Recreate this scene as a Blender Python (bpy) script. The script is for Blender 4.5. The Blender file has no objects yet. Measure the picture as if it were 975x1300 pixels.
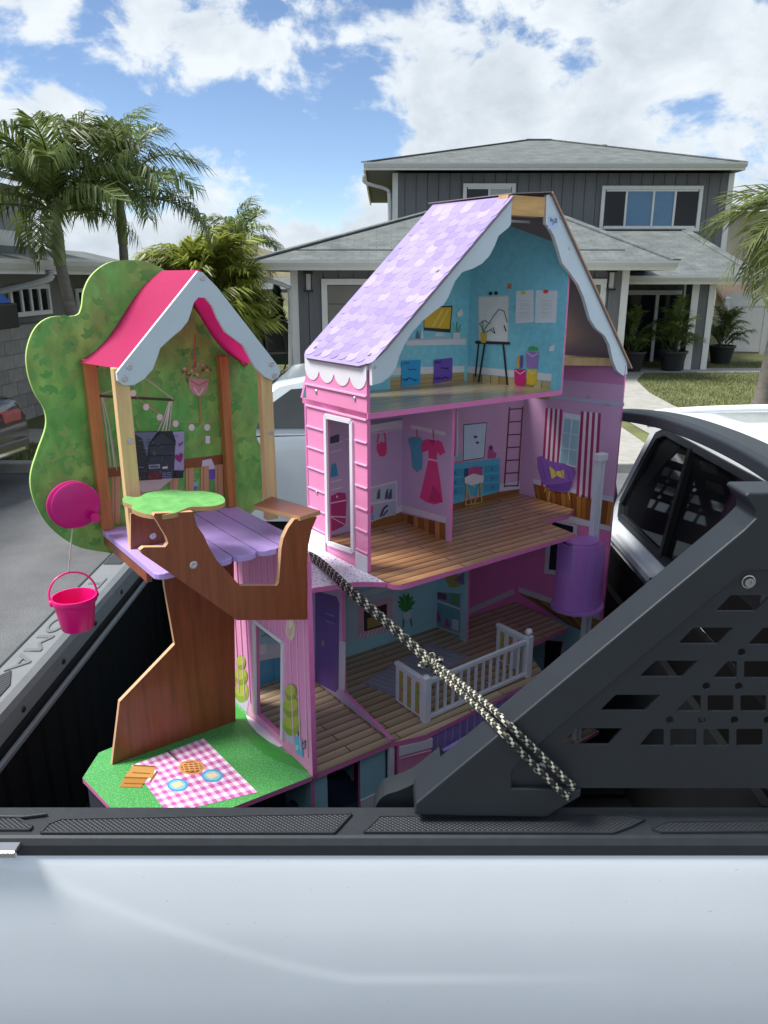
import bpy, bmesh, math, random
from mathutils import Vector, Matrix
from mathutils.geometry import tessellate_polygon
random.seed(7)
R = math.radians
SC = bpy.context.scene
COL = SC.collection

# ------------------------------------------------------------------ camera, sky, sun, exposure
HC, PITCH, FPX = 2.195, R(17), 975.0
cam = bpy.data.objects.new('camera', bpy.data.cameras.new('camera'))
COL.objects.link(cam)
cam.location = (0, 0, HC)
cam.rotation_euler = (R(90) - PITCH, 0, 0)
cam.data.sensor_fit = 'VERTICAL'
cam.data.sensor_height = 24.0
cam.data.lens = 24.0 * FPX / 1300.0
cam.data.clip_start, cam.data.clip_end = 0.02, 3000
SC.camera = cam

SUN_EL, SUN_AZ = R(58), R(-90)          # azimuth from +Y towards +X: high on the left, a little beyond the truck, through thin cloud
wd = bpy.data.worlds.new('World'); SC.world = wd; wd.use_nodes = True
nt = wd.node_tree; nt.nodes.clear()
def N(t, **k):
    n = nt.nodes.new(t)
    for a, v in k.items(): setattr(n, a, v)
    return n
L = nt.links.new
out = N('ShaderNodeOutputWorld')
sky = N('ShaderNodeTexSky', sky_type='NISHITA', sun_disc=False, sun_elevation=SUN_EL, sun_rotation=SUN_AZ,
        air_density=0.7, dust_density=0.1, ozone_density=2.2)
bg1 = N('ShaderNodeBackground'); bg1.inputs['Strength'].default_value = 0.051
L(sky.outputs[0], bg1.inputs[0])
tc = N('ShaderNodeTexCoord')
sep = N('ShaderNodeSeparateXYZ'); L(tc.outputs['Generated'], sep.inputs[0])
def math_(op, a, b=None, c=None, clamp=False):
    n = N('ShaderNodeMath', operation=op, use_clamp=clamp)
    for i, v in enumerate((a, b, c)):
        if v is None: continue
        if isinstance(v, (int, float)): n.inputs[i].default_value = v
        else: L(v, n.inputs[i])
    return n.outputs[0]
cmb = N('ShaderNodeCombineXYZ'); L(sep.outputs[0], cmb.inputs[0]); L(sep.outputs[1], cmb.inputs[1]); L(math_('MULTIPLY', sep.outputs[2], 1.5), cmb.inputs[2])
def cloud_density(off, tag):
    mp = N('ShaderNodeMapping'); L(cmb.outputs[0], mp.inputs[0]); mp.inputs['Location'].default_value = off
    n1 = N('ShaderNodeTexNoise'); n1.inputs['Scale'].default_value = 3.0; n1.inputs['Detail'].default_value = 3
    n1.inputs['Roughness'].default_value = 0.5
    L(mp.outputs[0], n1.inputs[0])
    n2 = N('ShaderNodeTexNoise'); n2.inputs['Scale'].default_value = 9.0; n2.inputs['Detail'].default_value = 9
    n2.inputs['Roughness'].default_value = 0.6; n2.inputs['Distortion'].default_value = 0.25
    L(mp.outputs[0], n2.inputs[0])
    return math_('ADD', math_('MULTIPLY', n1.outputs[0], 1.0), math_('MULTIPLY', n2.outputs[0], 0.75))
COFF = (2.58, 18.77, 2.13)
d0 = cloud_density(COFF, 'a')
d1 = cloud_density((COFF[0] + 0.02, COFF[1] + 0.01, COFF[2] - 0.035), 'b')
mr = N('ShaderNodeMapRange', interpolation_type='SMOOTHSTEP'); L(d0, mr.inputs[0])
mr.inputs[1].default_value = 0.79; mr.inputs[2].default_value = 0.885
thick = N('ShaderNodeMapRange'); L(math_('ADD', math_('MULTIPLY', d0, 0.35), math_('MULTIPLY', d1, 0.65)), thick.inputs[0])
thick.inputs[1].default_value = 0.84; thick.inputs[2].default_value = 1.16
rampc = N('ShaderNodeValToRGB'); L(thick.outputs[0], rampc.inputs[0])
rampc.color_ramp.elements[0].color = (0.88, 0.945, 1.0, 1); rampc.color_ramp.elements[1].color = (0.42, 0.50, 0.59, 1)
bg2 = N('ShaderNodeBackground'); L(rampc.outputs[0], bg2.inputs[0]); bg2.inputs['Strength'].default_value = 0.315
mixs = N('ShaderNodeMixShader'); L(mr.outputs[0], mixs.inputs[0]); L(bg1.outputs[0], mixs.inputs[1]); L(bg2.outputs[0], mixs.inputs[2])
L(mixs.outputs[0], out.inputs[0])

sun = bpy.data.objects.new('sun', bpy.data.lights.new('sun', 'SUN')); COL.objects.link(sun)
sun.data.energy = 1.9; sun.data.angle = R(20); sun.data.color = (1.0, 0.97, 0.92)
sd = Vector((math.sin(SUN_AZ) * math.cos(SUN_EL), math.cos(SUN_AZ) * math.cos(SUN_EL), math.sin(SUN_EL)))
sun.rotation_euler = sd.to_track_quat('Z', 'Y').to_euler()
SC.view_settings.view_transform = 'Standard'; SC.view_settings.look = 'None'
SC.view_settings.exposure = 1.7; SC.view_settings.gamma = 1.0; SC.view_settings.use_curve_mapping = False
SC.render.engine = 'CYCLES'
SC.cycles.use_denoising = True
SC.cycles.max_bounces = 8

# ------------------------------------------------------------------ geometry helpers
CAM = Vector((0, 0, HC)); FW = Vector((0, math.cos(PITCH), -math.sin(PITCH))); UPV = Vector((0, math.sin(PITCH), math.cos(PITCH)))
def ray(x, y): return FW + Vector(((x - 487.5) / FPX, 0, 0)) - UPV * ((y - 650.0) / FPX)
def on_y(x, y, Y): d = ray(x, y); return CAM + d * (Y / d.y)
def on_z(x, y, z): d = ray(x, y); return CAM + d * ((z - HC) / d.z)
PHI = R(36); DO = Vector((-0.038, 1.70, 0))
E1 = Vector((math.cos(PHI), math.sin(PHI), 0)); E2 = Vector((-math.sin(PHI), math.cos(PHI), 0))
def to_loc(p): q = p - DO; return Vector((q.dot(E1), q.dot(E2), p.z))
def to_world(p): return DO + E1 * p[0] + E2 * p[1] + Vector((0, 0, p[2]))
CL = to_loc(CAM)
def on_pl(x, y, p0, n):
    """a point of the dollhouse plane (p0, n), in the dollhouse frame"""
    d = ray(x, y); d = Vector((d.dot(E1), d.dot(E2), d.z)); p0 = Vector(p0); n = Vector(n)
    return CL + d * ((p0 - CL).dot(n) / d.dot(n))

def lin(c):
    if isinstance(c, str):
        c = c.lstrip('#'); c = [int(c[i:i + 2], 16) / 255 for i in (0, 2, 4)]
        return tuple(((v + 0.055) / 1.055) ** 2.4 if v > 0.04045 else v / 12.92 for v in c)
    return tuple(c)
MATS = {}
def mat(name, col, rough=0.5, var=0.10, scale=12, bump=0.0, bscale=60, metal=0.0, coat=0.0, spec=0.5, stretch=(1, 1, 1), detail=5, trans=0.0, alpha=1.0, coord='Object', rnd=0.0, leafy=0.0):
    if name in MATS: return MATS[name]
    m = bpy.data.materials.new(name); m.use_nodes = True; t = m.node_tree; b = t.nodes['Principled BSDF']
    c = lin(col)
    b.inputs['Roughness'].default_value = rough; b.inputs['Metallic'].default_value = metal
    b.inputs['Coat Weight'].default_value = coat; b.inputs['Coat Roughness'].default_value = 0.04
    b.inputs['Specular IOR Level'].default_value = spec
    b.inputs['Transmission Weight'].default_value = trans; b.inputs['Alpha'].default_value = alpha
    b.inputs['Base Color'].default_value = (*c, 1)
    tcn = t.nodes.new('ShaderNodeTexCoord'); mp = t.nodes.new('ShaderNodeMapping'); mp.inputs['Scale'].default_value = stretch
    t.links.new(tcn.outputs[coord], mp.inputs[0])
    if var or rnd:
        nz = t.nodes.new('ShaderNodeTexNoise'); nz.inputs['Scale'].default_value = scale; nz.inputs['Detail'].default_value = detail
        nz.inputs['Roughness'].default_value = 0.65
        t.links.new(mp.outputs[0], nz.inputs[0])
        rp = t.nodes.new('ShaderNodeValToRGB'); rp.color_ramp.elements[0].position = 0.28; rp.color_ramp.elements[1].position = 0.72
        rp.color_ramp.elements[0].color = (*[max(0, v * (1 - var * 1.3)) for v in c], 1)
        rp.color_ramp.elements[1].color = (*[min(1, v * (1 + var)) for v in c], 1)
        t.links.new(nz.outputs[0], rp.inputs[0]); src = rp.outputs[0]
        if rnd:
            oi = t.nodes.new('ShaderNodeObjectInfo'); hs = t.nodes.new('ShaderNodeHueSaturation')
            ma = t.nodes.new('ShaderNodeMapRange'); t.links.new(oi.outputs['Random'], ma.inputs[0])
            ma.inputs[3].default_value = 1 - rnd; ma.inputs[4].default_value = 1 + rnd
            t.links.new(ma.outputs[0], hs.inputs['Value']); t.links.new(src, hs.inputs['Color']); src = hs.outputs[0]
        t.links.new(src, b.inputs['Base Color'])
    if bump:
        n2 = t.nodes.new('ShaderNodeTexNoise'); n2.inputs['Scale'].default_value = bscale; n2.inputs['Detail'].default_value = 4
        t.links.new(mp.outputs[0], n2.inputs[0]); bp = t.nodes.new('ShaderNodeBump'); bp.inputs['Strength'].default_value = bump
        bp.inputs['Distance'].default_value = 0.002
        t.links.new(n2.outputs[0], bp.inputs['Height']); t.links.new(bp.outputs[0], b.inputs['Normal'])
    if leafy:
        tl = t.nodes.new('ShaderNodeBsdfTranslucent'); mxs = t.nodes.new('ShaderNodeMixShader'); mxs.inputs[0].default_value = leafy
        if b.inputs['Base Color'].is_linked: t.links.new(b.inputs['Base Color'].links[0].from_socket, tl.inputs[0])
        t.links.new(b.outputs[0], mxs.inputs[1]); t.links.new(tl.outputs[0], mxs.inputs[2]); t.links.new(mxs.outputs[0], t.nodes['Material Output'].inputs[0])
    MATS[name] = m; return m
def nodes_of(m): t = m.node_tree; return t, t.nodes['Principled BSDF']

def tag(o, label=None, cat=None, group=None, kind=None):
    if label: o['label'] = label
    if cat: o['category'] = cat
    if group: o['group'] = group
    if kind: o['kind'] = kind
    return o
def empty(name, loc=(0, 0, 0), rz=0.0):
    o = bpy.data.objects.new(name, None); COL.objects.link(o); o.location = loc; o.rotation_euler = (0, 0, rz)
    o.empty_display_size = 0.1
    return o
def obj(name, me, parent=None):
    o = bpy.data.objects.new(name, me); COL.objects.link(o)
    if parent is not None: o.parent = parent
    return o
def new_mesh(name, V, Fc, mats, midx=None, smooth=False):
    me = bpy.data.meshes.new(name); me.from_pydata([tuple(v) for v in V], [], [tuple(f) for f in Fc])
    if not isinstance(mats, (list, tuple)): mats = [mats]
    for m in mats: me.materials.append(m)
    if midx: me.polygons.foreach_set('material_index', midx)
    if smooth: me.polygons.foreach_set('use_smooth', [True] * len(Fc))
    me.update(); return me
class G:
    """collects faces of one mesh"""
    def __init__(s): s.V = []; s.F = []; s.M = []
    def add(s, V, Fc, m=0):
        k = len(s.V); s.V += [Vector(v) for v in V]; s.F += [tuple(i + k for i in f) for f in Fc]; s.M += [m] * len(Fc); return s
    def box(s, x0, x1, y0, y1, z0, z1, m=0):
        V = [(x, y, z) for z in (z0, z1) for y in (y0, y1) for x in (x0, x1)]
        return s.add(V, [(0, 2, 3, 1), (4, 5, 7, 6), (0, 1, 5, 4), (2, 6, 7, 3), (0, 4, 6, 2), (1, 3, 7, 5)], m)
    def hexa(s, lo, hi, m=0):
        """eight corners: four of one end, four of the other"""
        V = list(lo) + list(hi); return s.add(V, [(3, 2, 1, 0), (4, 5, 6, 7), (0, 1, 5, 4), (1, 2, 6, 5), (2, 3, 7, 6), (3, 0, 4, 7)], m)
    def bar(s, p, q, w, h, m=0, up=(0, 0, 1)):
        p = Vector(p); q = Vector(q); d = (q - p).normalized(); up = Vector(up)
        if abs(d.dot(up)) > 0.98: up = Vector((1, 0, 0))
        sx = d.cross(up).normalized() * (w / 2); sy = sx.cross(d).normalized() * (h / 2)
        return s.hexa([p - sx - sy, p + sx - sy, p + sx + sy, p - sx + sy], [q - sx - sy, q + sx - sy, q + sx + sy, q - sx + sy], m)
    def tube(s, path, rad, n=8, m=0, cap=True):
        path = [Vector(p) for p in path]; rings = []; up = Vector((0, 0, 1))
        for i, p in enumerate(path):
            d = (path[min(i + 1, len(path) - 1)] - path[max(i - 1, 0)]).normalized()
            u = up if abs(d.dot(up)) < 0.95 else Vector((1, 0, 0))
            a = d.cross(u).normalized(); b = a.cross(d).normalized()
            r = rad[i] if isinstance(rad, (list, tuple)) else rad
            rings.append([p + a * math.cos(2 * math.pi * k / n) * r + b * math.sin(2 * math.pi * k / n) * r for k in range(n)])
        V = [v for r in rings for v in r]; Fc = []
        for i in range(len(path) - 1):
            for k in range(n):
                Fc.append((i * n + k, i * n + (k + 1) % n, (i + 1) * n + (k + 1) % n, (i + 1) * n + k))
        if cap: Fc.append(tuple(range(n))[::-1]); Fc.append(tuple((len(path) - 1) * n + k for k in range(n)))
        return s.add(V, Fc, m)
    def lathe(s, prof, c=(0, 0, 0), n=20, m=0):
        V = []; Fc = []; c = Vector(c)
        for r, z in prof:
            for k in range(n): V.append(c + Vector((r * math.cos(2 * math.pi * k / n), r * math.sin(2 * math.pi * k / n), z)))
        for i in range(len(prof) - 1):
            for k in range(n): Fc.append((i * n + k, i * n + (k + 1) % n, (i + 1) * n + (k + 1) % n, (i + 1) * n + k))
        return s.add(V, Fc, m)
    def slab(s, pts, ext, holes=(), mf=0, me=0, mb=0):
        """a flat outline (with holes) given thickness ext"""
        ext = Vector(ext); loops = [[Vector(p) for p in pts]] + [[Vector(p) for p in h] for h in holes]
        flat = [p for l in loops for p in l]
        tris = tessellate_polygon(loops)
        nrm = Vector((0, 0, 0))
        for i in range(len(loops[0])):
            a, b = loops[0][i], loops[0][(i + 1) % len(loops[0])]; nrm += a.cross(b)
        flip = nrm.dot(ext) > 0
        T = []
        for t in tris:
            a, b, c = (flat[i] for i in t); tn = (b - a).cross(c - a)
            T.append(t if tn.dot(ext) < 0 else t[::-1])
        s.add(flat, T, mf)
        s.add([p + ext for p in flat], [t[::-1] for t in T], mb)
        for l in loops:
            n = len(l); V = l + [p + ext for p in l]
            s.add(V, [(i, (i + 1) % n, n + (i + 1) % n, n + i) for i in range(n)], me)
        return s
    def build(s, name, mats, parent=None, smooth=False, bevel=0.0, seg=2, fixn=True):
        me = new_mesh(name, s.V, s.F, mats, s.M, smooth)
        if fixn:
            bm = bmesh.new(); bm.from_mesh(me); bmesh.ops.remove_doubles(bm, verts=bm.verts, dist=1e-6)
            bmesh.ops.recalc_face_normals(bm, faces=bm.faces); bm.to_mesh(me); bm.free()
        o = obj(name, me, parent)
        if bevel:
            md = o.modifiers.new('bevel', 'BEVEL'); md.width = bevel; md.segments = seg; md.limit_method = 'ANGLE'; md.angle_limit = R(35)
            md.harden_normals = False
        if smooth:
            md = o.modifiers.new('split', 'EDGE_SPLIT'); md.split_angle = R(38)
        return o
def copy_tree(o, parent=None):
    c = o.copy(); COL.objects.link(c); c.parent = parent
    for ch in list(o.children): copy_tree(ch, c)
    return c
def smoothline(pts, k=6, closed=False):
    """Catmull-Rom through points"""
    P = [Vector(p) for p in pts]; n = len(P); o = []
    rng = range(n) if closed else range(n - 1)
    for i in rng:
        if closed: a, b, c, d = P[(i - 1) % n], P[i], P[(i + 1) % n], P[(i + 2) % n]
        else: a, b, c, d = P[max(i - 1, 0)], P[i], P[i + 1], P[min(i + 2, n - 1)]
        for j in range(k):
            t = j / k
            o.append(0.5 * ((2 * b) + (c - a) * t + (2 * a - 5 * b + 4 * c - d) * t * t + (3 * b - a - 3 * c + d) * t ** 3))
    if not closed: o.append(P[-1])
    return o
def text_mesh(s, size, extr, name='text'):
    cu = bpy.data.curves.new(name, 'FONT'); cu.body = s; cu.size = size; cu.extrude = extr; cu.align_x = 'CENTER'; cu.align_y = 'CENTER'
    cu.resolution_u = 3
    o = bpy.data.objects.new(name, cu); COL.objects.link(o); bpy.context.view_layer.update()
    me = bpy.data.meshes.new_from_object(o.evaluated_get(bpy.context.evaluated_depsgraph_get()))
    bpy.data.objects.remove(o); return me
# ------------------------------------------------------------------ ground, street, gardens
m_asph = mat('asphalt', (0.135, 0.139, 0.144), 0.9, 0.55, 120, 0.5, 220)
m_conc = mat('concrete', (0.36, 0.35, 0.32), 0.85, 0.15, 6, 0.2, 80)
m_soil = mat('dry_grass_soil', (0.10, 0.095, 0.045), 0.95, 0.35, 2.0, 0.4, 40)
m_grassy = mat('lawn_base', (0.14, 0.15, 0.055), 0.95, 0.35, 0.9, 0.6, 60)
m_blade = mat('grass_blade', (0.16, 0.185, 0.065), 0.7, 0.3, 0.7)
def sheet(name, pts, m, z=None):
    P = [Vector((p[0], p[1], z if z is not None else p[2])) for p in pts]
    return tag(obj(name, new_mesh(name, P, [tuple(range(len(P)))], m)), kind='structure')
sheet('ground', [(-900, -300), (900, -300), (900, 1500), (-900, 1500)], m_soil, -0.01)
sheet('road', [(-60, -7), (60, -7), (60, 8.75), (-60, 8.75)], m_asph, 0.0)
g = G()
for i in range(-14, 15): g.box(i * 3 + 0.006, i * 3 + 2.994, 8.75, 8.92, -0.05, 0.115)
tag(g.build('kerb', m_conc, bevel=0.015), kind='structure')
sheet('lawn', [(-45, 8.925), (45, 8.925), (45, 60), (-45, 60)], m_grassy, 0.105)
t_, b_ = nodes_of(m_asph)      # broad wear patches on the road
tcn = t_.nodes.new('ShaderNodeTexCoord'); nn = t_.nodes.new('ShaderNodeTexNoise'); nn.inputs['Scale'].default_value = .9; nn.inputs['Detail'].default_value = 7; nn.inputs['Roughness'].default_value = .7; t_.links.new(tcn.outputs['Object'], nn.inputs[0])
mxa = t_.nodes.new('ShaderNodeMix'); mxa.data_type = 'RGBA'; mxa.blend_type = 'OVERLAY'; mxa.inputs[0].default_value = .8; t_.links.new(b_.inputs['Base Color'].links[0].from_socket, mxa.inputs[6]); t_.links.new(nn.outputs[0], mxa.inputs[7]); t_.links.new(mxa.outputs[2], b_.inputs['Base Color'])
# concrete driveway before the garage and a walk to the porch
sheet('driveway', [(-2.4, 8.925), (3.4, 8.925), (3.6, 17.0), (-2.4, 17.0)], m_conc, 0.112)
sheet('path', [(3.7, 8.93), (5.0, 8.93), (4.95, 11), (4.9, 13), (5.0, 14.5), (5.3, 16.2), (5.9, 17.6), (10.6, 17.75), (10.6, 18.6), (4.4, 18.6), (3.9, 16.0), (3.66, 12.5)], m_conc, 0.118)
sheet('pavement', [(-45, 9.9), (-2.42, 9.9), (-2.42, 10.9), (-45, 10.9)], m_conc, 0.113)
# grass blades on the lawn in view, left and right
rg = random.Random(3)
V = []; Fc = []
PATH = [(3.7, 8.93), (5.0, 8.93), (4.95, 11), (4.9, 13), (5.0, 14.5), (5.3, 16.2), (5.9, 17.6), (10.6, 17.75), (10.6, 18.6), (4.4, 18.6), (3.9, 16.0), (3.66, 12.5)]
def in_path(x, y):
    c = False
    for i in range(len(PATH)):
        (x0, y0), (x1, y1) = PATH[i], PATH[i - 1]
        if (y0 > y) != (y1 > y) and x < (x1 - x0) * (y - y0) / (y1 - y0) + x0: c = not c
    return c
def blades(n, fx, fy):
    for _ in range(n):
        x, y = fx(), fy()
        if in_path(x, y): continue
        h = rg.uniform(0.025, 0.06); a = rg.uniform(0, 6.28); w = 0.007; lx, ly = rg.gauss(0, 0.02), rg.gauss(0, 0.02)
        k = len(V); V.extend([(x - w * math.cos(a), y - w * math.sin(a), 0.104), (x + w * math.cos(a), y + w * math.sin(a), 0.104), (x + lx, y + ly, 0.105 + h)])
        Fc.append((k, k + 1, k + 2))
blades(60000, lambda: rg.uniform(4.6, 12), lambda: rg.uniform(9, 20))
blades(12000, lambda: rg.uniform(-7.5, -3.2), lambda: rg.uniform(8.95, 9.9))
gl = obj('grass', new_mesh('grass', V, Fc, m_blade)); tag(gl, 'short dry green grass blades of the front lawn', 'grass', kind='stuff')
# distant hill
V = []; Fc = []
for i in range(41):
    x = -260 + i * 13; h = 9 + 5 * math.sin(i * 0.5) + 3 * math.sin(i * 1.7 + 1)
    V += [(x, 300, -0.5), (x, 340, max(2, h)), (x, 420, -0.5)]
for i in range(40):
    for j in range(2): Fc.append((i * 3 + j, i * 3 + 3 + j, i * 3 + 4 + j, i * 3 + 1 + j))
tag(obj('hill', new_mesh('hill', V, Fc, mat('hill_scrub', (0.17, 0.15, 0.085), 0.95, 0.4, 0.06), smooth=True)), kind='structure')

# ------------------------------------------------------------------ the grey two storey house
m_side = mat('grey_siding', (0.15, 0.154, 0.165), 0.75, 0.08, 3, 0.15, 40, stretch=(6, 6, 0.5), rnd=0.06)
m_groove = mat('siding_groove', (0.118, 0.122, 0.131), 0.85, 0.05)
m_trim = mat('white_trim', (0.74, 0.74, 0.72), 0.55, 0.05, 4)
m_gut = mat('gutter_metal', (0.55, 0.56, 0.55), 0.4, 0.05, 4)
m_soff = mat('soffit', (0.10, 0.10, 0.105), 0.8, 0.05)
m_dark = mat('dark_interior', (0.012, 0.013, 0.015), 0.6, 0.0)
m_glass = mat('window_glass', (0.012, 0.016, 0.02), 0.05, 0.0, spec=0.3)
m_blue = mat('blue_blind', (0.07, 0.20, 0.36), 0.35, 0.06, 3, coat=0.5)
m_black = mat('black_metal', (0.012, 0.012, 0.013), 0.45, 0.05)
m_gdoor = mat('garage_door', (0.20, 0.19, 0.165), 0.6, 0.05, 3)
def shingle_mat(name, c, s=1.0):
    m = mat(name, c, 0.92, 0.0); t, b = nodes_of(m)
    tcn = t.nodes.new('ShaderNodeTexCoord'); mp = t.nodes.new('ShaderNodeMapping'); t.links.new(tcn.outputs['Object'], mp.inputs[0])
    br = t.nodes.new('ShaderNodeTexBrick'); t.links.new(mp.outputs[0], br.inputs[0]); c = lin(c)
    br.inputs['Scale'].default_value = 1.0; br.inputs['Brick Width'].default_value = 0.32 * s; br.inputs['Row Height'].default_value = 0.15 * s
    br.inputs['Mortar Size'].default_value = 0.012; br.inputs['Bias'].default_value = 0.1
    br.inputs['Color1'].default_value = (*[v * 1.1 for v in c], 1); br.inputs['Color2'].default_value = (*[v * 0.88 for v in c], 1); br.inputs['Mortar'].default_value = (*[v * 0.72 for v in c], 1)
    nz = t.nodes.new('ShaderNodeTexNoise'); nz.inputs['Scale'].default_value = 2.5; nz.inputs['Detail'].default_value = 6
    t.links.new(tcn.outputs['Object'], nz.inputs[0])
    mx = t.nodes.new('ShaderNodeMix'); mx.data_type = 'RGBA'; mx.blend_type = 'OVERLAY'; mx.inputs[0].default_value = 0.55
    t.links.new(br.outputs['Color'], mx.inputs[6]); t.links.new(nz.outputs[0], mx.inputs[7]); t.links.new(mx.outputs[2], b.inputs['Base Color'])
    return m
m_roof = shingle_mat('roof_shingle', (0.135, 0.150, 0.148))
house = empty('grey_house', (6.0, 20, 0.1))
tag(house, 'two storey grey house with white trim and shingled hip roofs behind the dollhouse', 'house')
def H(o):            # keep world placement under the house empty
    o.parent = house; o.matrix_parent_inverse = house.matrix_basis.inverted(); return o
house.matrix_basis  # evaluated below through the identity rotation
def hb(g, name, m, **k): o = g.build(name, m, None, **k); o.parent = house; o.location = -house.location; return o
def HP(g, name, m, parent, **k): o = g.build(name, m, parent, **k); return o

YU, YG, YP = 22.8, 16.9, 18.3
zU = on_y(700, 216, YU - 0.6).z                       # upper eave
xuL, xuR = on_y(500, 260, YU).x, on_y(926, 260, YU).x
zG = 2.50
xgL, xgR = on_y(374, 400, YG).x, on_y(789, 400, YG).x
# walls (solid cores) and siding boards
hb(G().box(xuL + .03, xuR - .03, YU + .04, YU + 9, 2.3, zU - .02), 'upper_wall', m_groove)
hb(G().box(xgL + .03, xgR - .03, YG + .04, YU + 3, 0.05, zG + .25), 'garage_wall', m_groove)
hb(G().box(xgR - 1, on_y(898, 400, YP + 1.9).x, YP + 1.9, YU - .05, 0.05, 2.35), 'porch_wall', m_groove)
bw = 0.305
def boards(x0, x1, Y, z0, z1):
    me = None; n = int((x1 - x0) / bw)
    w = (x1 - x0) / n
    for i in range(n):
        if me is None:
            o = hb(G().box(x0, x0 + w - 0.014, Y, Y + 0.05, z0, z1), 'siding_board', m_side)
            me = o.data
        else:
            o = obj('siding_board', me, house); o.location = -house.location + Vector((i * w, 0, 0))
boards(xuL, xuR, YU, 2.35, zU)
boards(xgL, xgR, YG, 0.1, zG + .2)
boards(xgR, on_y(872, 400, YP + 1.85).x, YP + 1.85, 0.1, 2.3)
# side return of the upper storey, seen under the eave at the left
hb(G().box(xuL - .02, xuL + .05, YU + .05, YU + 9, 2.4, zU - .03), 'upper_side_wall', m_side)
# corner boards
for x0, Y, z0, z1 in ((xuL - .04, YU - .03, 2.35, zU), (xuR - .11, YU - .03, 2.35, zU), (xgL - .06, YG - .03, 0.1, zG), (xgR - .06, YG - .03, 0.1, zG)):
    hb(G().box(x0, x0 + 0.15, Y, Y + 0.09, z0, z1), 'corner_board', m_trim)
# hip roofs
def hip(name, x0, x1, y0, y1, z0, rx0, rx1, ry, rz, th=0.03):
    A, B, C_, D = Vector((x0, y0, z0)), Vector((x1, y0, z0)), Vector((x1, y1, z0)), Vector((x0, y1, z0))
    P, Q = Vector((rx0, ry, rz)), Vector((rx1, ry, rz))
    g = G(); g.add([A, B, Q, P], [(0, 1, 2, 3)]); g.add([B, C_, Q], [(0, 1, 2)]); g.add([C_, D, P, Q], [(0, 1, 2, 3)]); g.add([D, A, P], [(0, 1, 2)])
    r = hb(g, name, m_roof)
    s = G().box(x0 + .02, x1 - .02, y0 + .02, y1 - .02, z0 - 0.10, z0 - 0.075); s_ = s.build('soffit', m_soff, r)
    f = G()
    f.box(x0, x1, y0 - .02, y0 + .03, z0 - .19, z0 - .004)
    f.box(x0 - .02, x0 + .03, y0 + .031, y1, z0 - .19, z0 - .004); f.box(x1 - .03, x1 + .02, y0 + .031, y1, z0 - .19, z0 - .004)
    f.build('fascia', m_trim, r)
    q = G().slab([(0, y0 - .14, z0 - .01), (0, y0 - .14, z0 - .05), (0, y0 - .10, z0 - .13), (0, y0 - .025, z0 - .13), (0, y0 - .025, z0 - .115), (0, y0 - .09, z0 - .115), (0, y0 - .125, z0 - .05), (0, y0 - .125, z0 - .01)], (x1 - x0, 0, 0))
    for v in q.V: v.x += x0
    q.build('gutter', m_gut, r)
    # hip caps
    c = G()
    for a, b in ((A, P), (B, Q), (P, Q)): c.bar(a + Vector((0, 0, .012)), b + Vector((0, 0, .012)), 0.22, 0.03)
    c.build('ridge_cap', m_roof, r)
    return r
pa = on_y(462, 213, YU - .7); pb = on_y(946, 215, YU - .7)
apx = on_y(668, 178, YU + 4.5); apx2 = on_y(700, 180, YU + 4.5)
r1 = hip('upper_roof', pa.x, pb.x, YU - .7, YU + 9.8, zU + .18, apx.x, apx2.x, YU + 4.5, apx.z)
v = on_y(765, 187, YU + 3.4)
G().lathe([(0.0, .07), (.14, .06), (.18, .0), (.18, -.4)], v, 10).build('roof_vent', m_black, r1)
ga = on_y(316, 332, YG - .6); gb = on_y(859, 332, YG - .6)
rg0 = on_y(556, 266, 20.2); rg1 = on_y(690, 266, 20.2)
hip('garage_roof', ga.x, gb.x, YG - .6, 23.6, zG + .02, rg0.x, rg1.x, 20.2, rg0.z)
pa2 = on_y(788, 352, YP - .4); pb2 = on_y(963, 354, YP - .4); pr = on_y(800, 292, 21.8); pr2 = on_y(868, 296, 21.8)
hip('porch_roof', pa2.x - 1.5, pb2.x, YP - .4, 25.2, pa2.z + .04, pr.x - 1.5, pr2.x, 21.8, pr.z)
# windows
def window(px0, py0, px1, py1, Y, panes, fr=0.10):
    a = on_y(px0, py0, Y); b = on_y(px1, py1, Y); x0, x1, z1, z0 = a.x, b.x, a.z, b.z
    w = hb(G().box(x0 + .02, x1 - .02, Y - .02, Y - .012, z0 + .02, z1 - .02), 'window', m_dark)
    f = G(); y0, y1 = Y - .08, Y - .005
    f.box(x0, x1, y0, y1, z1 - fr, z1); f.box(x0, x1, y0, y1, z0, z0 + fr); f.box(x0, x0 + fr, y0 + .002, y1, z0 + fr, z1 - fr); f.box(x1 - fr, x1, y0 + .002, y1, z0 + fr, z1 - fr)
    f.build('frame', m_trim, w, bevel=.01)
    for u0, u1, m in panes:
        q0 = x0 + fr + (x1 - x0 - 2 * fr) * u0; q1 = x0 + fr + (x1 - x0 - 2 * fr) * u1
        G().box(q0 + .012, q1 - .012, Y - .035, Y - .03, z0 + fr, z1 - fr).build('pane', m, w)
        if u1 < .999: G().box(q1 - .028, q1 + .028, Y - .062, Y - .036, z0 + fr + .001, z1 - fr - .001).build('mullion', m_trim, w)
        s = G(); s.box(q0 + .03, q1 - .03, Y - .058, Y - .036, z0 + fr + .001, z0 + fr + .045); s.build('sash', m_trim, w)
        s = G(); s.box(q0 + .03, q1 - .03, Y - .058, Y - .036, z1 - fr - .045, z1 - fr - .001); s.build('sash', m_trim, w)
    return w
window(764, 236, 886, 294, YU, [(0, .23, m_glass), (.23, .52, m_blue), (.52, .75, m_blue), (.75, 1, m_glass)])
window(588, 233, 652, 290, YU, [(0, .5, m_glass), (.5, 1, mat('pale_blind', (.34, .37, .38), .4, .05, 3, coat=.4))])
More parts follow.
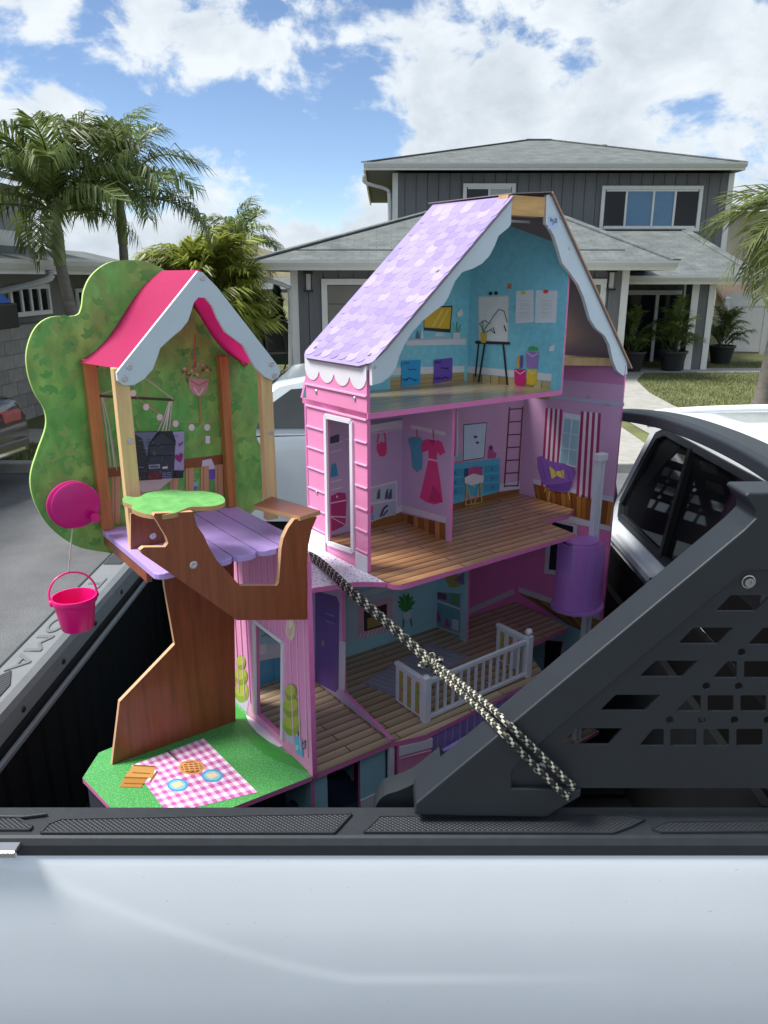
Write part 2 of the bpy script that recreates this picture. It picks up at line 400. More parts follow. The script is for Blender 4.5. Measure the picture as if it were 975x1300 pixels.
# garage door in sections
a = on_y(408, 354, YG); b = on_y(770, 354, YG)
gd = hb(G().box(a.x + .12, b.x - .12, YG - .012, YG - .004, .11, a.z - .12), 'garage_door', m_gdoor)
nsec = 5; hh = (a.z - .12 - .11) / nsec
for i in range(nsec): G().box(a.x + .125, b.x - .125, YG - .035, YG - .013, .115 + i * hh, .115 + (i + 1) * hh - .02).build('door_panel', m_gdoor, gd, bevel=.006)
f = G(); f.box(a.x, a.x + .12, YG - .05, YG - .002, .11, a.z); f.box(b.x - .12, b.x, YG - .05, YG - .002, .11, a.z); f.box(a.x + .12, b.x - .12, YG - .05, YG - .002, a.z - .12, a.z)
f.build('door_frame', m_trim, gd)
# wall lanterns
def lantern(px, py, Y):
    p = on_y(px, py, Y); l = hb(G().box(p.x - .09, p.x + .09, Y - .14, Y - .002, p.z + .16, p.z + .2), 'wall_lantern', m_black)
    G().box(p.x - .09, p.x + .09, Y - .14, Y - .002, p.z - .2, p.z - .16).build('base', m_black, l)
    G().box(p.x - .045, p.x + .045, Y - .10, Y - .03, p.z - .16, p.z + .16).build('lamp_glass', mat('frosted', (.5, .5, .48), .4, .05), l)
    G().box(p.x - .06, p.x + .06, Y - .025, Y - .002, p.z - .158, p.z + .158).build('back_plate', m_black, l)
lantern(392, 358, YG); lantern(775, 356, YG)
# downpipes
def pipe(pts): hb(G().tube(smoothline([on_y(x, y, Y) for x, y, Y in pts], 5), .045, 8), 'downpipe', m_gut, smooth=True)
pipe([(462, 222, YU - .7), (464, 232, YU - .6), (490, 240, YU - .1), (494, 250, YU - .1), (494, 285, YU - .1)])
pipe([(322, 346, YG - .6), (330, 352, YG - .55), (364, 364, YG - .08), (368, 376, YG - .08), (369, 470, YG - .08)])
# porch: sliding door, pillar, second post
a = on_y(786, 370, YP + 1.8); b = on_y(871, 468, YP + 1.8)
w = hb(G().box(a.x, b.x, YP + 1.79, YP + 1.80, .12, a.z), 'sliding_door', m_dark)
G().box(a.x + .08, (a.x + b.x) / 2 - .02, YP + 1.76, YP + 1.765, .2, a.z - .08).build('pane', m_glass, w)
G().box((a.x + b.x) / 2 + .02, b.x - .08, YP + 1.74, YP + 1.745, .2, a.z - .08).build('pane', m_glass, w)
f = G(); f.box(a.x, b.x, YP + 1.70, YP + 1.785, a.z - .08, a.z + .03); f.box(b.x - .08, b.x + .02, YP + 1.70, YP + 1.785, .12, a.z - .08); f.box(a.x, a.x + .08, YP + 1.70, YP + 1.785, .12, a.z - .08); xm = (a.x + b.x) / 2; f.box(xm - .04, xm + .04, YP + 1.70, YP + 1.785, .12, a.z - .08)
f.build('frame', m_trim, w)
xp0, xp1 = on_y(876, 400, YP).x, on_y(903, 400, YP).x
pz = pa2.z - .12
p = hb(G().box(xp0, xp1, YP, YP + .4, .11, pz), 'porch_pillar', m_side)
G().box(xp0 - .02, xp0 + .14, YP - .03, YP - .002, .11, pz).build('corner_board', m_trim, p); G().box(xp1 - .12, xp1 + .02, YP - .03, YP - .002, .11, pz).build('corner_board', m_trim, p)
q0 = on_y(873, 400, YP + 1.2).x
hb(G().box(q0 - .12, q0 - .02, YP + 1.3, YP + 1.4, .11, pz), 'porch_post', m_trim)

# ------------------------------------------------------------------ palms and other plants
m_frond = mat('palm_frond', (0.14, 0.19, 0.048), 0.38, 0.35, 1.5, rnd=0.3, leafy=.4)
m_frond2 = mat('palm_frond_pale', (0.20, 0.245, 0.085), 0.45, 0.3, 1.5, rnd=0.3, leafy=.4)
m_areca = mat('areca_frond', (0.25, 0.285, 0.05), 0.4, 0.35, 1.5, rnd=0.3, leafy=.4)
m_trunk = mat('palm_trunk', (0.16, 0.145, 0.125), 0.9, 0.25, 6, 0.6, 30, stretch=(1, 1, 3))
m_shaft = mat('crownshaft', (0.16, 0.20, 0.07), 0.5, 0.2, 4)
def frond_mesh(Ln, n, leaf, arch, drop, seed, m, up=0.5, wid=0.03, hang=0.9):
    """one feather leaf along +X: a rib that arches over, leaflets on both sides that hang"""
    r = random.Random(seed); g = G(); rib = []
    for i in range(13):
        t = i / 12; rib.append(Vector((Ln * (t - 0.18 * arch * t * t), 0.05 * Ln * math.sin(t * 3 + seed) * t, Ln * (up * t - arch * t * t * 0.8 - drop * t ** 3 * 0.3))))
    g.tube(rib, [0.022 * (1 - 0.8 * i / 12) for i in range(13)], 4)
    for i in range(n):
        t = 0.14 + 0.86 * (i + r.random() * .5) / n; k = t * 12; j = min(int(k), 11); p = rib[j].lerp(rib[j + 1], k - j)
        d = (rib[j + 1] - rib[j]).normalized(); sd_ = d.cross(Vector((0, 0, 1))).normalized(); up_ = sd_.cross(d)
        ll = leaf * (0.45 + 0.75 * math.sin(min(1, t * 1.05) * math.pi * 0.80)) * r.uniform(.8, 1.15)
        for s in (-1, 1):
            a = d * (0.55 + 0.5 * t + r.gauss(0, .1)) + sd_ * s * (0.85 + r.gauss(0, .1)) + up_ * (0.15 + r.gauss(0, .22))
            a.normalize(); mid = p + a * ll * 0.5; tip = mid + (a * 0.55 + Vector((0, 0, -hang * r.uniform(.5, 1.4)))).normalized() * ll * 0.55
            wv = a.cross(sd_ * .3 + up_).normalized() * wid * .5
            g.add([p - wv * .5, p + wv * .5, mid + wv, mid - wv, tip], [(0, 1, 2, 3), (3, 2, 4)])
    return new_mesh('frond', g.V, g.F, m)
def palm(name, label, base, top, r0, spec, meshes, mtrunk, shaft=True, group=None, seed=0, lean=0.0):
    rr = random.Random(seed); base = Vector(base); top = Vector(top)
    t = empty(name, base); tag(t, label, 'palm', group)
    rel = top - base; path = []; rad = []
    for i in range(15):
        u = i / 14; path.append(Vector((rel.x * (u + lean * math.sin(u * math.pi)), rel.y * u, rel.z * u))); rad.append(r0 * (1.25 - .45 * u) * (1 + .05 * (i % 2)) * (1.35 if i == 0 else 1))
    G().tube(path, rad, 10).build('trunk', mtrunk, t, smooth=True)
    if shaft: G().tube([rel - Vector((0, 0, .05)), rel + Vector((0, 0, .35)), rel + Vector((0, 0, .75))], [r0 * .95, r0 * 1.05, r0 * .5], 10).build('crownshaft', m_shaft, t, smooth=True)
    for k, (az, tilt, sc) in enumerate(spec):
        o = obj('frond', meshes[k % len(meshes)], t); o.location = rel + Vector((0, 0, .62 if shaft else 0))
        o.rotation_euler = (rr.uniform(-.3, .3), -R(tilt), R(az)); o.scale = (sc, sc, sc)
    return t
FM = [frond_mesh(1.75, 46, .52, .55 + .15 * i, .35, i, m_frond, up=.75, wid=.034, hang=1.1) for i in range(3)]
def ring(n, seed, s=1.0):
    r = random.Random(seed); o = []
    for k in range(n):
        u = k / n; o.append((k * 137.5 + r.uniform(-15, 15), 58 - 88 * u + r.uniform(-8, 8), s * r.uniform(.85, 1.1)))
    return o
def palm_at(name, label, cpx, cpy, Y, bpx, n, s, seed, meshes=FM, r0=.085, **k):
    top = on_y(cpx, cpy, Y); b = on_y(bpx, 400, Y)
    return palm(name, label, (b.x, Y, .1), top, r0, ring(n, seed, s), meshes, m_trunk, seed=seed, **k)
palm_at('palm_tree', 'tall green feather palm at the far left beside the left house', 76, 332, 11.0, 108, 26, .82, 4)
palm_at('palm_tree', 'second feather palm with its trunk just right of the leftmost palm', 156, 306, 12.2, 158, 22, .84, 9, r0=.075)
palm_at('palm_tree', 'small distant palm head peeking out behind the yellow green areca clump', 304, 352, 24, 300, 18, .95, 14)
FM2 = [frond_mesh(1.55, 34, .5, .95 + .15 * i, .7, 20 + i, m_frond2, up=.45, wid=.045, hang=.7) for i in range(3)]
palm_at('palm_tree', 'pale green palm at the right edge with drooping stiff leaves', 1020, 284, 12.4, 982, 26, .84, 23, meshes=FM2, r0=.11, shaft=False)
# areca clump
def clump(name, label, base, h, spread, n, meshes, seed, cat='palm', stems=8, group=None, ms=m_shaft):
    r = random.Random(seed); t = empty(name, base); tag(t, label, cat, group)
    for i in range(stems):
        a = r.uniform(0, 6.28); d = spread * r.uniform(.05, .35)
        G().tube([(d * .3 * math.cos(a), d * .3 * math.sin(a), 0), (d * math.cos(a), d * math.sin(a), h * .5), (d * 1.5 * math.cos(a), d * 1.5 * math.sin(a), h * .75)], [.04 * h / 3, .035 * h / 3, .02 * h / 3], 6).build('stem', ms, t, smooth=True)
    for i in range(n):
        o = obj('frond', meshes[i % len(meshes)], t); a = r.uniform(0, 360); u = r.random()
        d = spread * .55 * math.sqrt(r.random()); o.location = (d * math.cos(R(a)), d * math.sin(R(a)), h * (.25 + .6 * u))
        o.rotation_euler = (r.uniform(-.4, .4), -R(20 + 55 * u * r.random()), R(a + r.uniform(-40, 40))); k = r.uniform(.75, 1.15); o.scale = (k, k, k)
    return t
FA = [frond_mesh(1.0, 34, .42, .55 + .2 * i, .4, 40 + i, m_areca, up=.8, wid=.04, hang=.8) for i in range(3)]
b = on_y(262, 400, 15.5)
clump('areca_palm', 'yellow green areca palm clump rising behind the treehouse roof', (b.x, 15.5, .1), 2.45, 1.0, 150, FA, 5, stems=12)
# potted palms on the porch
m_pot = mat('pot_black', (.02, .02, .022), .5, .1)
FP = [frond_mesh(.85, 24, .26, .5 + .25 * i, .4, 60 + i, m_frond, up=.9, wid=.03, hang=.6) for i in range(3)]
for px, py, Y, s, lab in ((800, 472, 18.0, .9, 'potted palm half hidden by the dollhouse eave on the porch'), (852, 472, 18.1, 1.0, 'potted palm in the middle of the porch before the glass door'), (913, 470, 19.6, 1.0, 'potted palm beside the porch pillar near the white fence')):
    p = on_z(px, py, .12); p = on_y(px, py, Y); p.z = .12
    t = empty('potted_palm', p); tag(t, lab, 'plant', 'potted palms on the porch')
    G().lathe([(.0, 0), (.22, 0), (.30, .38), (.33, .40), (.33, .45), (.29, .45), (.27, .40), (0, .39)], n=18).build('pot', m_pot, t, smooth=True)
    r = random.Random(px)
    for i in range(26):
        o = obj('frond', FP[i % 3], t); a = r.uniform(0, 360); u = r.random(); o.location = (.08 * math.cos(R(a)), .08 * math.sin(R(a)), .4 + .5 * u)
        o.rotation_euler = (r.uniform(-.3, .3), -R(10 + 60 * u), R(a)); k = .8 * s * r.uniform(.75, 1.15); o.scale = (k, k, k)
# dark cypresses beyond the driveway
m_cyp = mat('cypress', (.028, .045, .022), .8, .4, 3)
def cypress(label, px, pyt, Y, w):
    p = on_y(px, 400, Y); zt = on_y(px, pyt, Y).z; h = zt - .1; r = random.Random(px); g = G()
    for i in range(1500):
        u = r.random() ** .8; rad = w * (1 - u) ** .7 * (.35 + .65 * r.random()) * (1 + .25 * math.sin(u * 17 + px)); a = r.uniform(0, 6.28)
        c = Vector((rad * math.cos(a), rad * math.sin(a), .2 + (h - .2) * u)); d = Vector((math.cos(a) * .5 + r.gauss(0, .3), math.sin(a) * .5 + r.gauss(0, .3), 1)).normalized() * .16
        sw = Vector((-math.sin(a), math.cos(a), r.gauss(0, .4))) * .035
        g.add([c - sw, c + sw, c + d], [(0, 1, 2)])
    t = empty('cypress_tree', (p.x, Y, .1)); tag(t, label, 'tree')
    obj('foliage', new_mesh('foliage', g.V, g.F, m_cyp), t); G().tube([(0, 0, 0), (0, 0, h * .7)], [.07, .03], 7).build('trunk', m_trunk, t)
cypress('dark narrow cypress left of the garage corner, the taller one', 352, 366, 21, .38)
cypress('dark narrow cypress left of the garage corner, the shorter one', 334, 384, 20.4, .30)
# dark screened fence left of the garage
p0 = on_y(255, 400, 19); p1 = on_y(371, 400, 19); zt = on_y(350, 408, 19).z
t = empty('screen_fence', ((p0.x + p1.x) / 2, 19, .1)); tag(t, 'dark green screened fence left of the garage corner', 'fence')
hw = (p1.x - p0.x) / 2
for i in range(4):
    x = -hw + i * 2 * hw / 3; G().tube([(x, 0, 0), (x, 0, zt - .05)], .035, 8).build('post', m_black, t)
    if i < 3: G().box(x + .04, x + 2 * hw / 3 - .04, .01, .02, .05, zt - .12).build('panel', mat('green_screen', (.012, .028, .026), .8, .15, 8), t)
G().tube([(-hw, 0, zt - .08), (hw, 0, zt - .08)], .02, 8).build('top_rail', m_black, t)
# folding chair before it
p = on_y(358, 470, 17.6)
t = empty('garden_chair', (p.x - .1, 17.6, .11), .4); tag(t, 'folding garden chair before the dark screened fence', 'chair')
for s in (-.22, .22): G().bar((s, -.3, 0), (s, .15, .95), .03, .03).build('leg', m_black, t); G().bar((s, .3, 0), (s, -.22, .45), .03, .03).build('leg', m_black, t)
G().box(-.22, .22, -.22, .18, .42, .45).build('seat', m_black, t); G().hexa([(-.2, .06, .5), (.2, .06, .5), (.2, .08, .5), (-.2, .08, .5)], [(-.2, .16, .95), (.2, .16, .95), (.2, .18, .95), (-.2, .18, .95)]).build('backrest', m_black, t)
# pale far building on the slope
p = on_y(348, 372, 120); t = empty('distant_building', (p.x, 120, 0)); tag(t, 'pale distant building on the hillside under the garage eave', 'building')
G().box(-6, 6, 0, 8, 0, p.z + .4).build('wall', mat('pale_wall', (.5, .48, .44), .8, .08), t)
G().slab([(-7, -1, p.z + .4), (7, -1, p.z + .4), (5, 4, p.z + 2), (-5, 4, p.z + 2)], (0, 0, .2)).build('roof', m_roof, t)
# white vinyl fence at the right, beige house behind
m_vinyl = mat('vinyl', (.56, .56, .55), .45, .05)
p0 = on_y(905, 400, 22.6); p1 = on_y(1120, 400, 21.6); zt = on_y(940, 385, 22).z
t = empty('vinyl_fence', (p0.x, 22.6, .1)); tag(t, 'white vinyl panel fence at the right beside the grey house', 'fence')
d = Vector((p1.x - p0.x, -1.0, 0)); n = 4
for i in range(n + 1):
    c = d * (i / n) + Vector((.35, 0, 0)); G().box(c.x - .065, c.x + .065, c.y - .065, c.y + .065, 0, zt).build('post', m_vinyl, t); G().hexa([(c.x + sx * .085, c.y + sy * .085, zt + .001) for sx, sy in ((-1, -1), (1, -1), (1, 1), (-1, 1))], [(c.x + sx * .01, c.y + sy * .01, zt + .09) for sx, sy in ((-1, -1), (1, -1), (1, 1), (-1, 1))]).build('post_cap', m_vinyl, t)
    if i < n:
        e = d * ((i + 1) / n) + Vector((.35, 0, 0)); G().bar(c + Vector((.07, 0, .9)), e + Vector((-.07, 0, .9)), .03, 1.55).build('panel', m_vinyl, t)
        for z in (.12, zt - .13): G().bar(c + Vector((.07, 0, z)), e + Vector((-.07, 0, z)), .06, .13).build('rail', m_vinyl, t)
p = on_y(918, 300, 29)
t = empty('beige_house', (p.x, 29, .1)); tag(t, 'beige stucco neighbour house behind the white fence at right', 'house')
zt = on_y(930, 272, 29).z; mb = mat('beige_stucco', (.50, .45, .37), .9, .06, 5)
G().box(0, 11, 0, 9, 0, zt).build('wall', mb, t)
G().slab([(-.5, -.6, zt + .001), (11.5, -.6, zt + .001), (11, 5, zt + .5), (0, 5, zt + .5)], (0, 0, .12)).build('roof', m_roof, t)
z3_ = on_y(930, 378, 28).z
G().slab([(-.2, -1.2, z3_ - .25), (11, -1.2, z3_ - .25), (11, -.002, z3_ + .35), (-.2, -.002, z3_ + .35)], (0, 0, .12)).build('lower_roof', mat('brown_roof', (.12, .09, .07), .9, .15), t)
a = on_y(929, 371, 29); b = on_y(949, 390, 29)
a = on_y(929, 378, 29)
w = G().box(a.x - p.x, a.x - p.x + .6, -.03, -.004, z3_ - 1.2, z3_ - .5).build('window', m_glass, t); f = G(); f.box(a.x - p.x - .06, a.x - p.x + .66, -.06, -.031, z3_ - .5, z3_ - .43); f.box(a.x - p.x - .06, a.x - p.x + .66, -.06, -.031, z3_ - 1.27, z3_ - 1.2); f.box(a.x - p.x - .06, a.x - p.x, -.06, -.031, z3_ - 1.2, z3_ - .5); f.box(a.x - p.x + .6, a.x - p.x + .66, -.06, -.031, z3_ - 1.2, z3_ - .5); f.build('frame', m_trim, w)

# ------------------------------------------------------------------ left house with block wall
P1 = on_y(-60, 400, 10.6); P2 = on_y(122, 400, 15.5); dv = Vector((P2.x - P1.x, P2.y - P1.y, 0)); ln = dv.length
lh = empty('left_house', (P1.x, P1.y, .1), math.atan2(dv.y, dv.x)); tag(lh, 'grey two storey house with white eaves at the left edge', 'house')
m_lw = mat('left_wall_paint', (.20, .20, .19), .85, .08, 4); m_lu = mat('left_upper_paint', (.25, .265, .29), .85, .06, 4)
ze = on_y(60, 343, 13.4).z
G().box(-6, ln, 0, 6, 0, ze).build('wall', m_lw, lh)
e = G(); e.slab([(-6, -.75, ze - .02), (ln + .5, -.75, ze - .02), (ln + .5, .3, ze + .22), (-6, .3, ze + .22)], (0, 0, .05)); e.build('eave_roof', m_roof, lh)
e = G(); e.box(-6, ln + .5, -.80, -.752, ze - .17, ze + .02); e.build('fascia', m_trim, lh)
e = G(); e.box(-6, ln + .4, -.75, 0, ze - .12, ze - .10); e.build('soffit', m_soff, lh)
e = G().slab([(-6, -.95, ze + .02), (-6, -.95, ze - .04), (-6, -.9, ze - .11), (-6, -.81, ze - .11), (-6, -.81, ze + .02)], (ln + 6.5, 0, 0)); e.build('gutter', m_gut, lh)
G().box(-6, ln - 1.35, .5, 6, ze + .15, ze + 1.25).build('upper_wall', m_lu, lh)
G().box(-6, ln - 1.30, .44, .498, ze + .28, ze + .52).build('band_board', m_trim, lh)
G().box(.55, .75, .44, .498, ze + .52, ze + 1.25).build('corner_board', m_trim, lh)
G().slab([(-6, .2, ze + 1.26), (ln - 1.2, .2, ze + 1.26), (ln - 2.5, 3, ze + 1.9), (-6, 3, ze + 1.9)], (0, 0, .1)).build('roof', m_roof, lh)
def lwin(s0, s1, z0, z1, n):
    w = G().box(s0, s1, -.02, -.004, z0, z1).build('window', m_dark, lh); f = G(); k = .07
    f.box(s0 - k, s1 + k, -.06, -.021, z1, z1 + k); f.box(s0 - k, s1 + k, -.06, -.021, z0 - k, z0); f.box(s0 - k, s0, -.06, -.021, z0, z1); f.box(s1, s1 + k, -.06, -.021, z0, z1)
    for i in range(1, n): x = s0 + (s1 - s0) * i / n; f.box(x - .03, x + .03, -.055, -.021, z0, z1)
    f.build('frame', m_trim, w)
    for i in range(n): G().box(s0 + (s1 - s0) * i / n + .032, s0 + (s1 - s0) * (i + 1) / n - .032, -.028, -.0205, z0 + .005, z1 - .005).build('pane', m_glass, w)
def s_of(px, py=380):
    # where the ray through a pixel column meets the wall line
    d = ray(px, py); n2 = Vector((-dv.y, dv.x)); t_ = (Vector((P1.x, P1.y)).dot(n2)) / (d.x * n2.x + d.y * n2.y); q = Vector((d.x * t_ - P1.x, d.y * t_ - P1.y)); return q.dot(Vector((dv.x, dv.y))) / ln, 2.195 + d.z * t_
sa, za = s_of(10, 366); sb, zb_ = s_of(60, 393)
lwin(sa, sb, zb_ - .1, za - .12, 4)
sa, za = s_of(96, 375); sb, zb_ = s_of(106, 392); lwin(sa, sb, zb_ - .1, za - .05, 1)
G().tube(smoothline([(1.2, -.85, ze - .12), (1.15, -.8, ze - .25), (.8, -.1, ze - .45), (.7, -.06, ze - .6)], 5), .05, 8).build('downpipe', m_gut, lh, smooth=True)
# block wall, each block a piece
m_cmu = mat('block', (.30, .29, .27), .95, .14, 9, .4, 50, rnd=.14); m_mort = mat('mortar', (.17, .165, .155), .95, .1)
q1 = on_y(-70, 470, 9.9); q2 = on_y(84, 470, 13.0); dv2 = Vector((q2.x - q1.x, q2.y - q1.y, 0)); l2 = dv2.length
bwall = empty('block_wall', (q1.x, q1.y, .105), math.atan2(dv2.y, dv2.x)); tag(bwall, 'grey concrete block wall before the left house', 'wall')
zt = 1.42; G().box(0.004, l2 - .004, .008, .18, 0, zt - .006).build('core', m_mort, bwall)
me = new_mesh('block', *(lambda g: (g.V, g.F))(G().box(.004, .394, 0, .19, .004, .194)), m_cmu)
for r_ in range(7):
    for c_ in range(int(l2 / .4)):
        o = obj('block', me, bwall); o.location = (c_ * .4 + (.2 if r_ % 2 else 0), random.uniform(-.003, .003), r_ * .2)
# stacked blue board and dark bin on the wall's near side
p = on_y(4, 415, 9.6)
t = empty('trailer_load', (p.x - .55, 9.55, .11)); tag(t, 'dark trailer box with a bright blue tarp at the left edge', 'trailer')
ztr = on_y(4, 400, 9.55).z
zb0 = on_y(4, 428, 9.55).z
G().box(-1.2, .60, -.2, .4, zb0 - .02, ztr + .02).build('box', m_black, t, bevel=.02)
G().slab([(-1.1, -.3, ztr + .021), (.55, -.3, ztr + .021), (.3, -.3, ztr + .25), (-.4, -.3, ztr + .42), (-1.1, -.3, ztr + .3)], (0, .7, 0)).build('tarp', mat('blue_tarp', (.015, .10, .42), .45, .15, 4, .5, 12), t, bevel=.03)
for x in (-1.0, .1): G().bar((x, .1, 0), (x, .1, zb0 - .02), .05, .05).build('leg', m_black, t)
# ------------------------------------------------------------------ parked cars
m_tyre = mat('tyre', (.015, .015, .016), .85, .1); m_rim = mat('alloy', (.35, .36, .37), .3, .05, metal=.8)
m_carglass = mat('car_glass', (.015, .02, .022), .03, 0, spec=.8)
def sedan(name, label, loc, rz, paint, group=None):
    t = empty(name, loc, rz); tag(t, label, 'car', group)
    W = .91
    low = smoothline([(-2.28, .36), (-2.30, .62), (-2.25, .84), (-2.1, .95), (-1.6, .99), (-1.2, .99), (0, .96), (.95, .93), (1.5, .88), (2.05, .78), (2.26, .62), (2.28, .40)], 4)
    low = [Vector((p.x, p.y)) for p in low] + [Vector((1.75, .22)), Vector((-1.75, .22))]
    g = G(); n = len(low); secs = []
    for y, k in ((-W, .93), (-W * .99, .985), (-W * .9, 1), (0, 1.01), (W * .9, 1), (W * .99, .985), (W, .93)):
        secs.append([Vector((p.x * k, y * (1 if p.y < .75 else .965), .22 + (p.y - .22) * (k if abs(y) > W * .95 else 1))) for p in low])
    for i in range(len(secs) - 1):
        g.add(secs[i] + secs[i + 1], [(j, (j + 1) % n, n + (j + 1) % n, n + j) for j in range(n)])
    g.add(secs[0], [tuple(range(n))]); g.add(secs[-1], [tuple(range(n))[::-1]])
    g.build('body', paint, t, smooth=True)
    # greenhouse
    gh = [(-1.75, .97), (-1.15, 1.36), (-.5, 1.45), (.1, 1.44), (.55, 1.36), (1.15, .94)]
    g = G()
    for s in (-1, 1):
        bot = [Vector((x, s * (.86 if z < 1.1 else .66), z)) for x, z in gh]
        if s == -1: A = bot
        else: B = bot
    k = len(gh)
    g.add(A + B, [(j, j + 1, k + j + 1, k + j) for j in range(k - 1)]); g.add(A, [tuple(range(k))]); g.add(B, [tuple(range(k))])
    g.build('cabin_roof', paint, t, bevel=.05, seg=3)
    def gp(nm, pts): # glass pane a few mm outside
        G().slab(pts, (0, 0, .004)).build(nm, m_carglass, t)
    for s in (-1, 1):
        def q(x, u): # u 0 belt, 1 roof rail
            return Vector((x, s * (.868 - .20 * u), .985 + .40 * u))
        for nm, pts in (('side_window', [q(-1.18, .08), (q(-.28, .08)), q(-.28, .92), q(-.98, .84)]), ('side_window', [q(-.2, .08), q(.85, .06), q(.42, .80), q(-.2, .92)])):
            g = G().slab(pts, (0, s * .006, .002)); g.build(nm, m_carglass, t)
        for x in (-1.42, 1.42):
            w = G(); prof = [(.20, -.10), (.31, -.11), (.335, -.07), (.335, .07), (.31, .11), (.20, .10)]
            g = G().lathe(prof, n=24); V2 = [Vector((v.x, v.z, v.y)) for v in g.V]; g.V = V2
            wh = g.build('wheel', m_tyre, t, smooth=True); wh.location = (x, s * .835, .335)
            g = G().lathe([(0, 0), (.385, 0), (.395, .004), (.385, .008), (0, .008)], n=28); g.V = [Vector((x + v.x, s * (.908 + v.z), .345 + v.y)) for v in g.V]; g.build('wheel_arch', m_tyre, t)
            g = G().lathe([(0, .07), (.06, .08), (.19, .05), (.205, .09), (.205, -.09)], n=24); g.V = [Vector((v.x, s * v.z, v.y)) for v in g.V]; r = g.build('rim', m_rim, wh, smooth=True)
        G().box(-2.30, -2.12, s * .62 - .16, s * .62 + .16, .70, .83).build('tail_light', mat('tail_red', (.25, .008, .008), .2, .05, coat=.5), t, bevel=.02)
        G().box(2.05, 2.22, s * .62 - .18, s * .62 + .18, .60, .70).build('headlight', mat('lamp_clear', (.5, .5, .5), .1, 0, coat=.5), t, bevel=.02)
        g = G().box(.75, .95, s * .98 - .09, s * .98 + .09, .97, 1.09); g.build('mirror', paint, t, bevel=.03)
    a = [(-1.70, -.7, 1.0), (-1.70, .7, 1.0), (-1.19, .58, 1.345), (-1.19, -.58, 1.345)]; G().slab(a, (-.006, 0, .006)).build('rear_window', m_carglass, t)
    a = [(1.09, -.7, .99), (1.09, .7, .99), (.60, .58, 1.345), (.60, -.58, 1.345)]; G().slab(a, (.006, 0, .006)).build('windscreen', m_carglass, t)
    G().box(-2.33, -2.27, -.80, .80, .36, .52).build('bumper', paint, t, bevel=.02)
    G().box(-2.335, -2.30, -.16, .16, .66, .78).build('number_plate', mat('plate', (.6, .6, .58), .4, .1, 30), t)
    G().box(-2.342, -2.331, -.7, .7, .40, .43).build('trim_strip', mat('chrome', (.6, .6, .6), .12, 0, metal=1), t)
    return t
m_silver = mat('silver_paint', (.50, .545, .575), .28, .04, 3, metal=.15, coat=1)
m_dkpaint = mat('dark_paint', (.018, .019, .021), .25, .05, 3, coat=1)
sedan('parked_car', 'silver car parked across the street between treehouse and pink dollhouse', (-.35, 7.1, 0), R(180), m_silver)
fd = Vector((math.cos(R(170)), math.sin(R(170)), 0)) * 2.3
sedan('parked_car', 'dark car at the left edge seen from behind with its red tail lamp', (-4.08 + fd.x, 7.55 + fd.y, 0), R(170), m_dkpaint)

# ------------------------------------------------------------------ the white pickup truck
T0 = Vector((0.0, 1.95, 0))
truck = empty('pickup_truck', T0); tag(truck, 'white pickup truck in the foreground with black bed rails and slotted rack', 'truck')
def tb(g, name, m, parent=None, **k):
    o = g.build(name, m, parent or truck, **k)
    if parent is None: o.location = -T0
    return o
m_white = mat('white_paint', (.71, .755, .79), .20, .03, 2, coat=1.0)
t_, b_ = nodes_of(m_white)     # road dust: sparse fine specks and a faint film
tcn = t_.nodes.new('ShaderNodeTexCoord'); sp = t_.nodes.new('ShaderNodeTexNoise'); sp.inputs['Scale'].default_value = 210; sp.inputs['Detail'].default_value = 1
fl = t_.nodes.new('ShaderNodeTexNoise'); fl.inputs['Scale'].default_value = 5; fl.inputs['Detail'].default_value = 6
t_.links.new(tcn.outputs['Object'], sp.inputs[0]); t_.links.new(tcn.outputs['Object'], fl.inputs[0])
rs = t_.nodes.new('ShaderNodeValToRGB'); rs.color_ramp.elements[0].position = .775; rs.color_ramp.elements[1].position = .82; rs.color_ramp.elements[0].color = (0, 0, 0, 1); rs.color_ramp.elements[1].color = (.5, .5, .5, 1)
t_.links.new(sp.outputs[0], rs.inputs[0]); mxp = t_.nodes.new('ShaderNodeMix'); mxp.data_type = 'RGBA'; src = b_.inputs['Base Color'].links[0].from_socket
t_.links.new(rs.outputs[0], mxp.inputs[0]); t_.links.new(src, mxp.inputs[6]); mxp.inputs[7].default_value = (.16, .15, .13, 1); t_.links.new(mxp.outputs[2], b_.inputs['Base Color'])
rf = t_.nodes.new('ShaderNodeMapRange'); t_.links.new(fl.outputs[0], rf.inputs[0]); rf.inputs[1].default_value = .35; rf.inputs[2].default_value = .7; rf.inputs[3].default_value = .02; rf.inputs[4].default_value = .13; t_.links.new(rf.outputs[0], b_.inputs['Coat Roughness'])
m_rail = mat('rail_plastic', (.020, .025, .031), .55, .15, 30, .25, 900)
m_grip = mat('rail_grip', (.022, .027, .033), .5, .1, 30)
t_, b_ = nodes_of(m_grip)
tcn = t_.nodes.new('ShaderNodeTexCoord'); mp = t_.nodes.new('ShaderNodeMapping'); mp.inputs['Scale'].default_value = (1, 1.35, 1); mp.inputs['Rotation'].default_value = (0, 0, R(45))
t_.links.new(tcn.outputs['Object'], mp.inputs[0]); vo = t_.nodes.new('ShaderNodeTexVoronoi'); vo.inputs['Scale'].default_value = 150; vo.inputs['Randomness'].default_value = 0.0
t_.links.new(mp.outputs[0], vo.inputs[0]); bm_ = t_.nodes.new('ShaderNodeBump'); bm_.inputs['Strength'].default_value = 1.0; bm_.inputs['Distance'].default_value = .0035; bm_.invert = False
t_.links.new(vo.outputs['Distance'], bm_.inputs['Height']); t_.links.new(bm_.outputs[0], b_.inputs['Normal'])
m_liner = mat('bed_liner', (.006, .007, .008), .65, .15, 20, .4, 400, spec=.2)
m_backing = mat('backing_black', (.002, .002, .0025), .8, .1, 20, spec=.1)  # near-black, so the added panels read as shade behind the slots
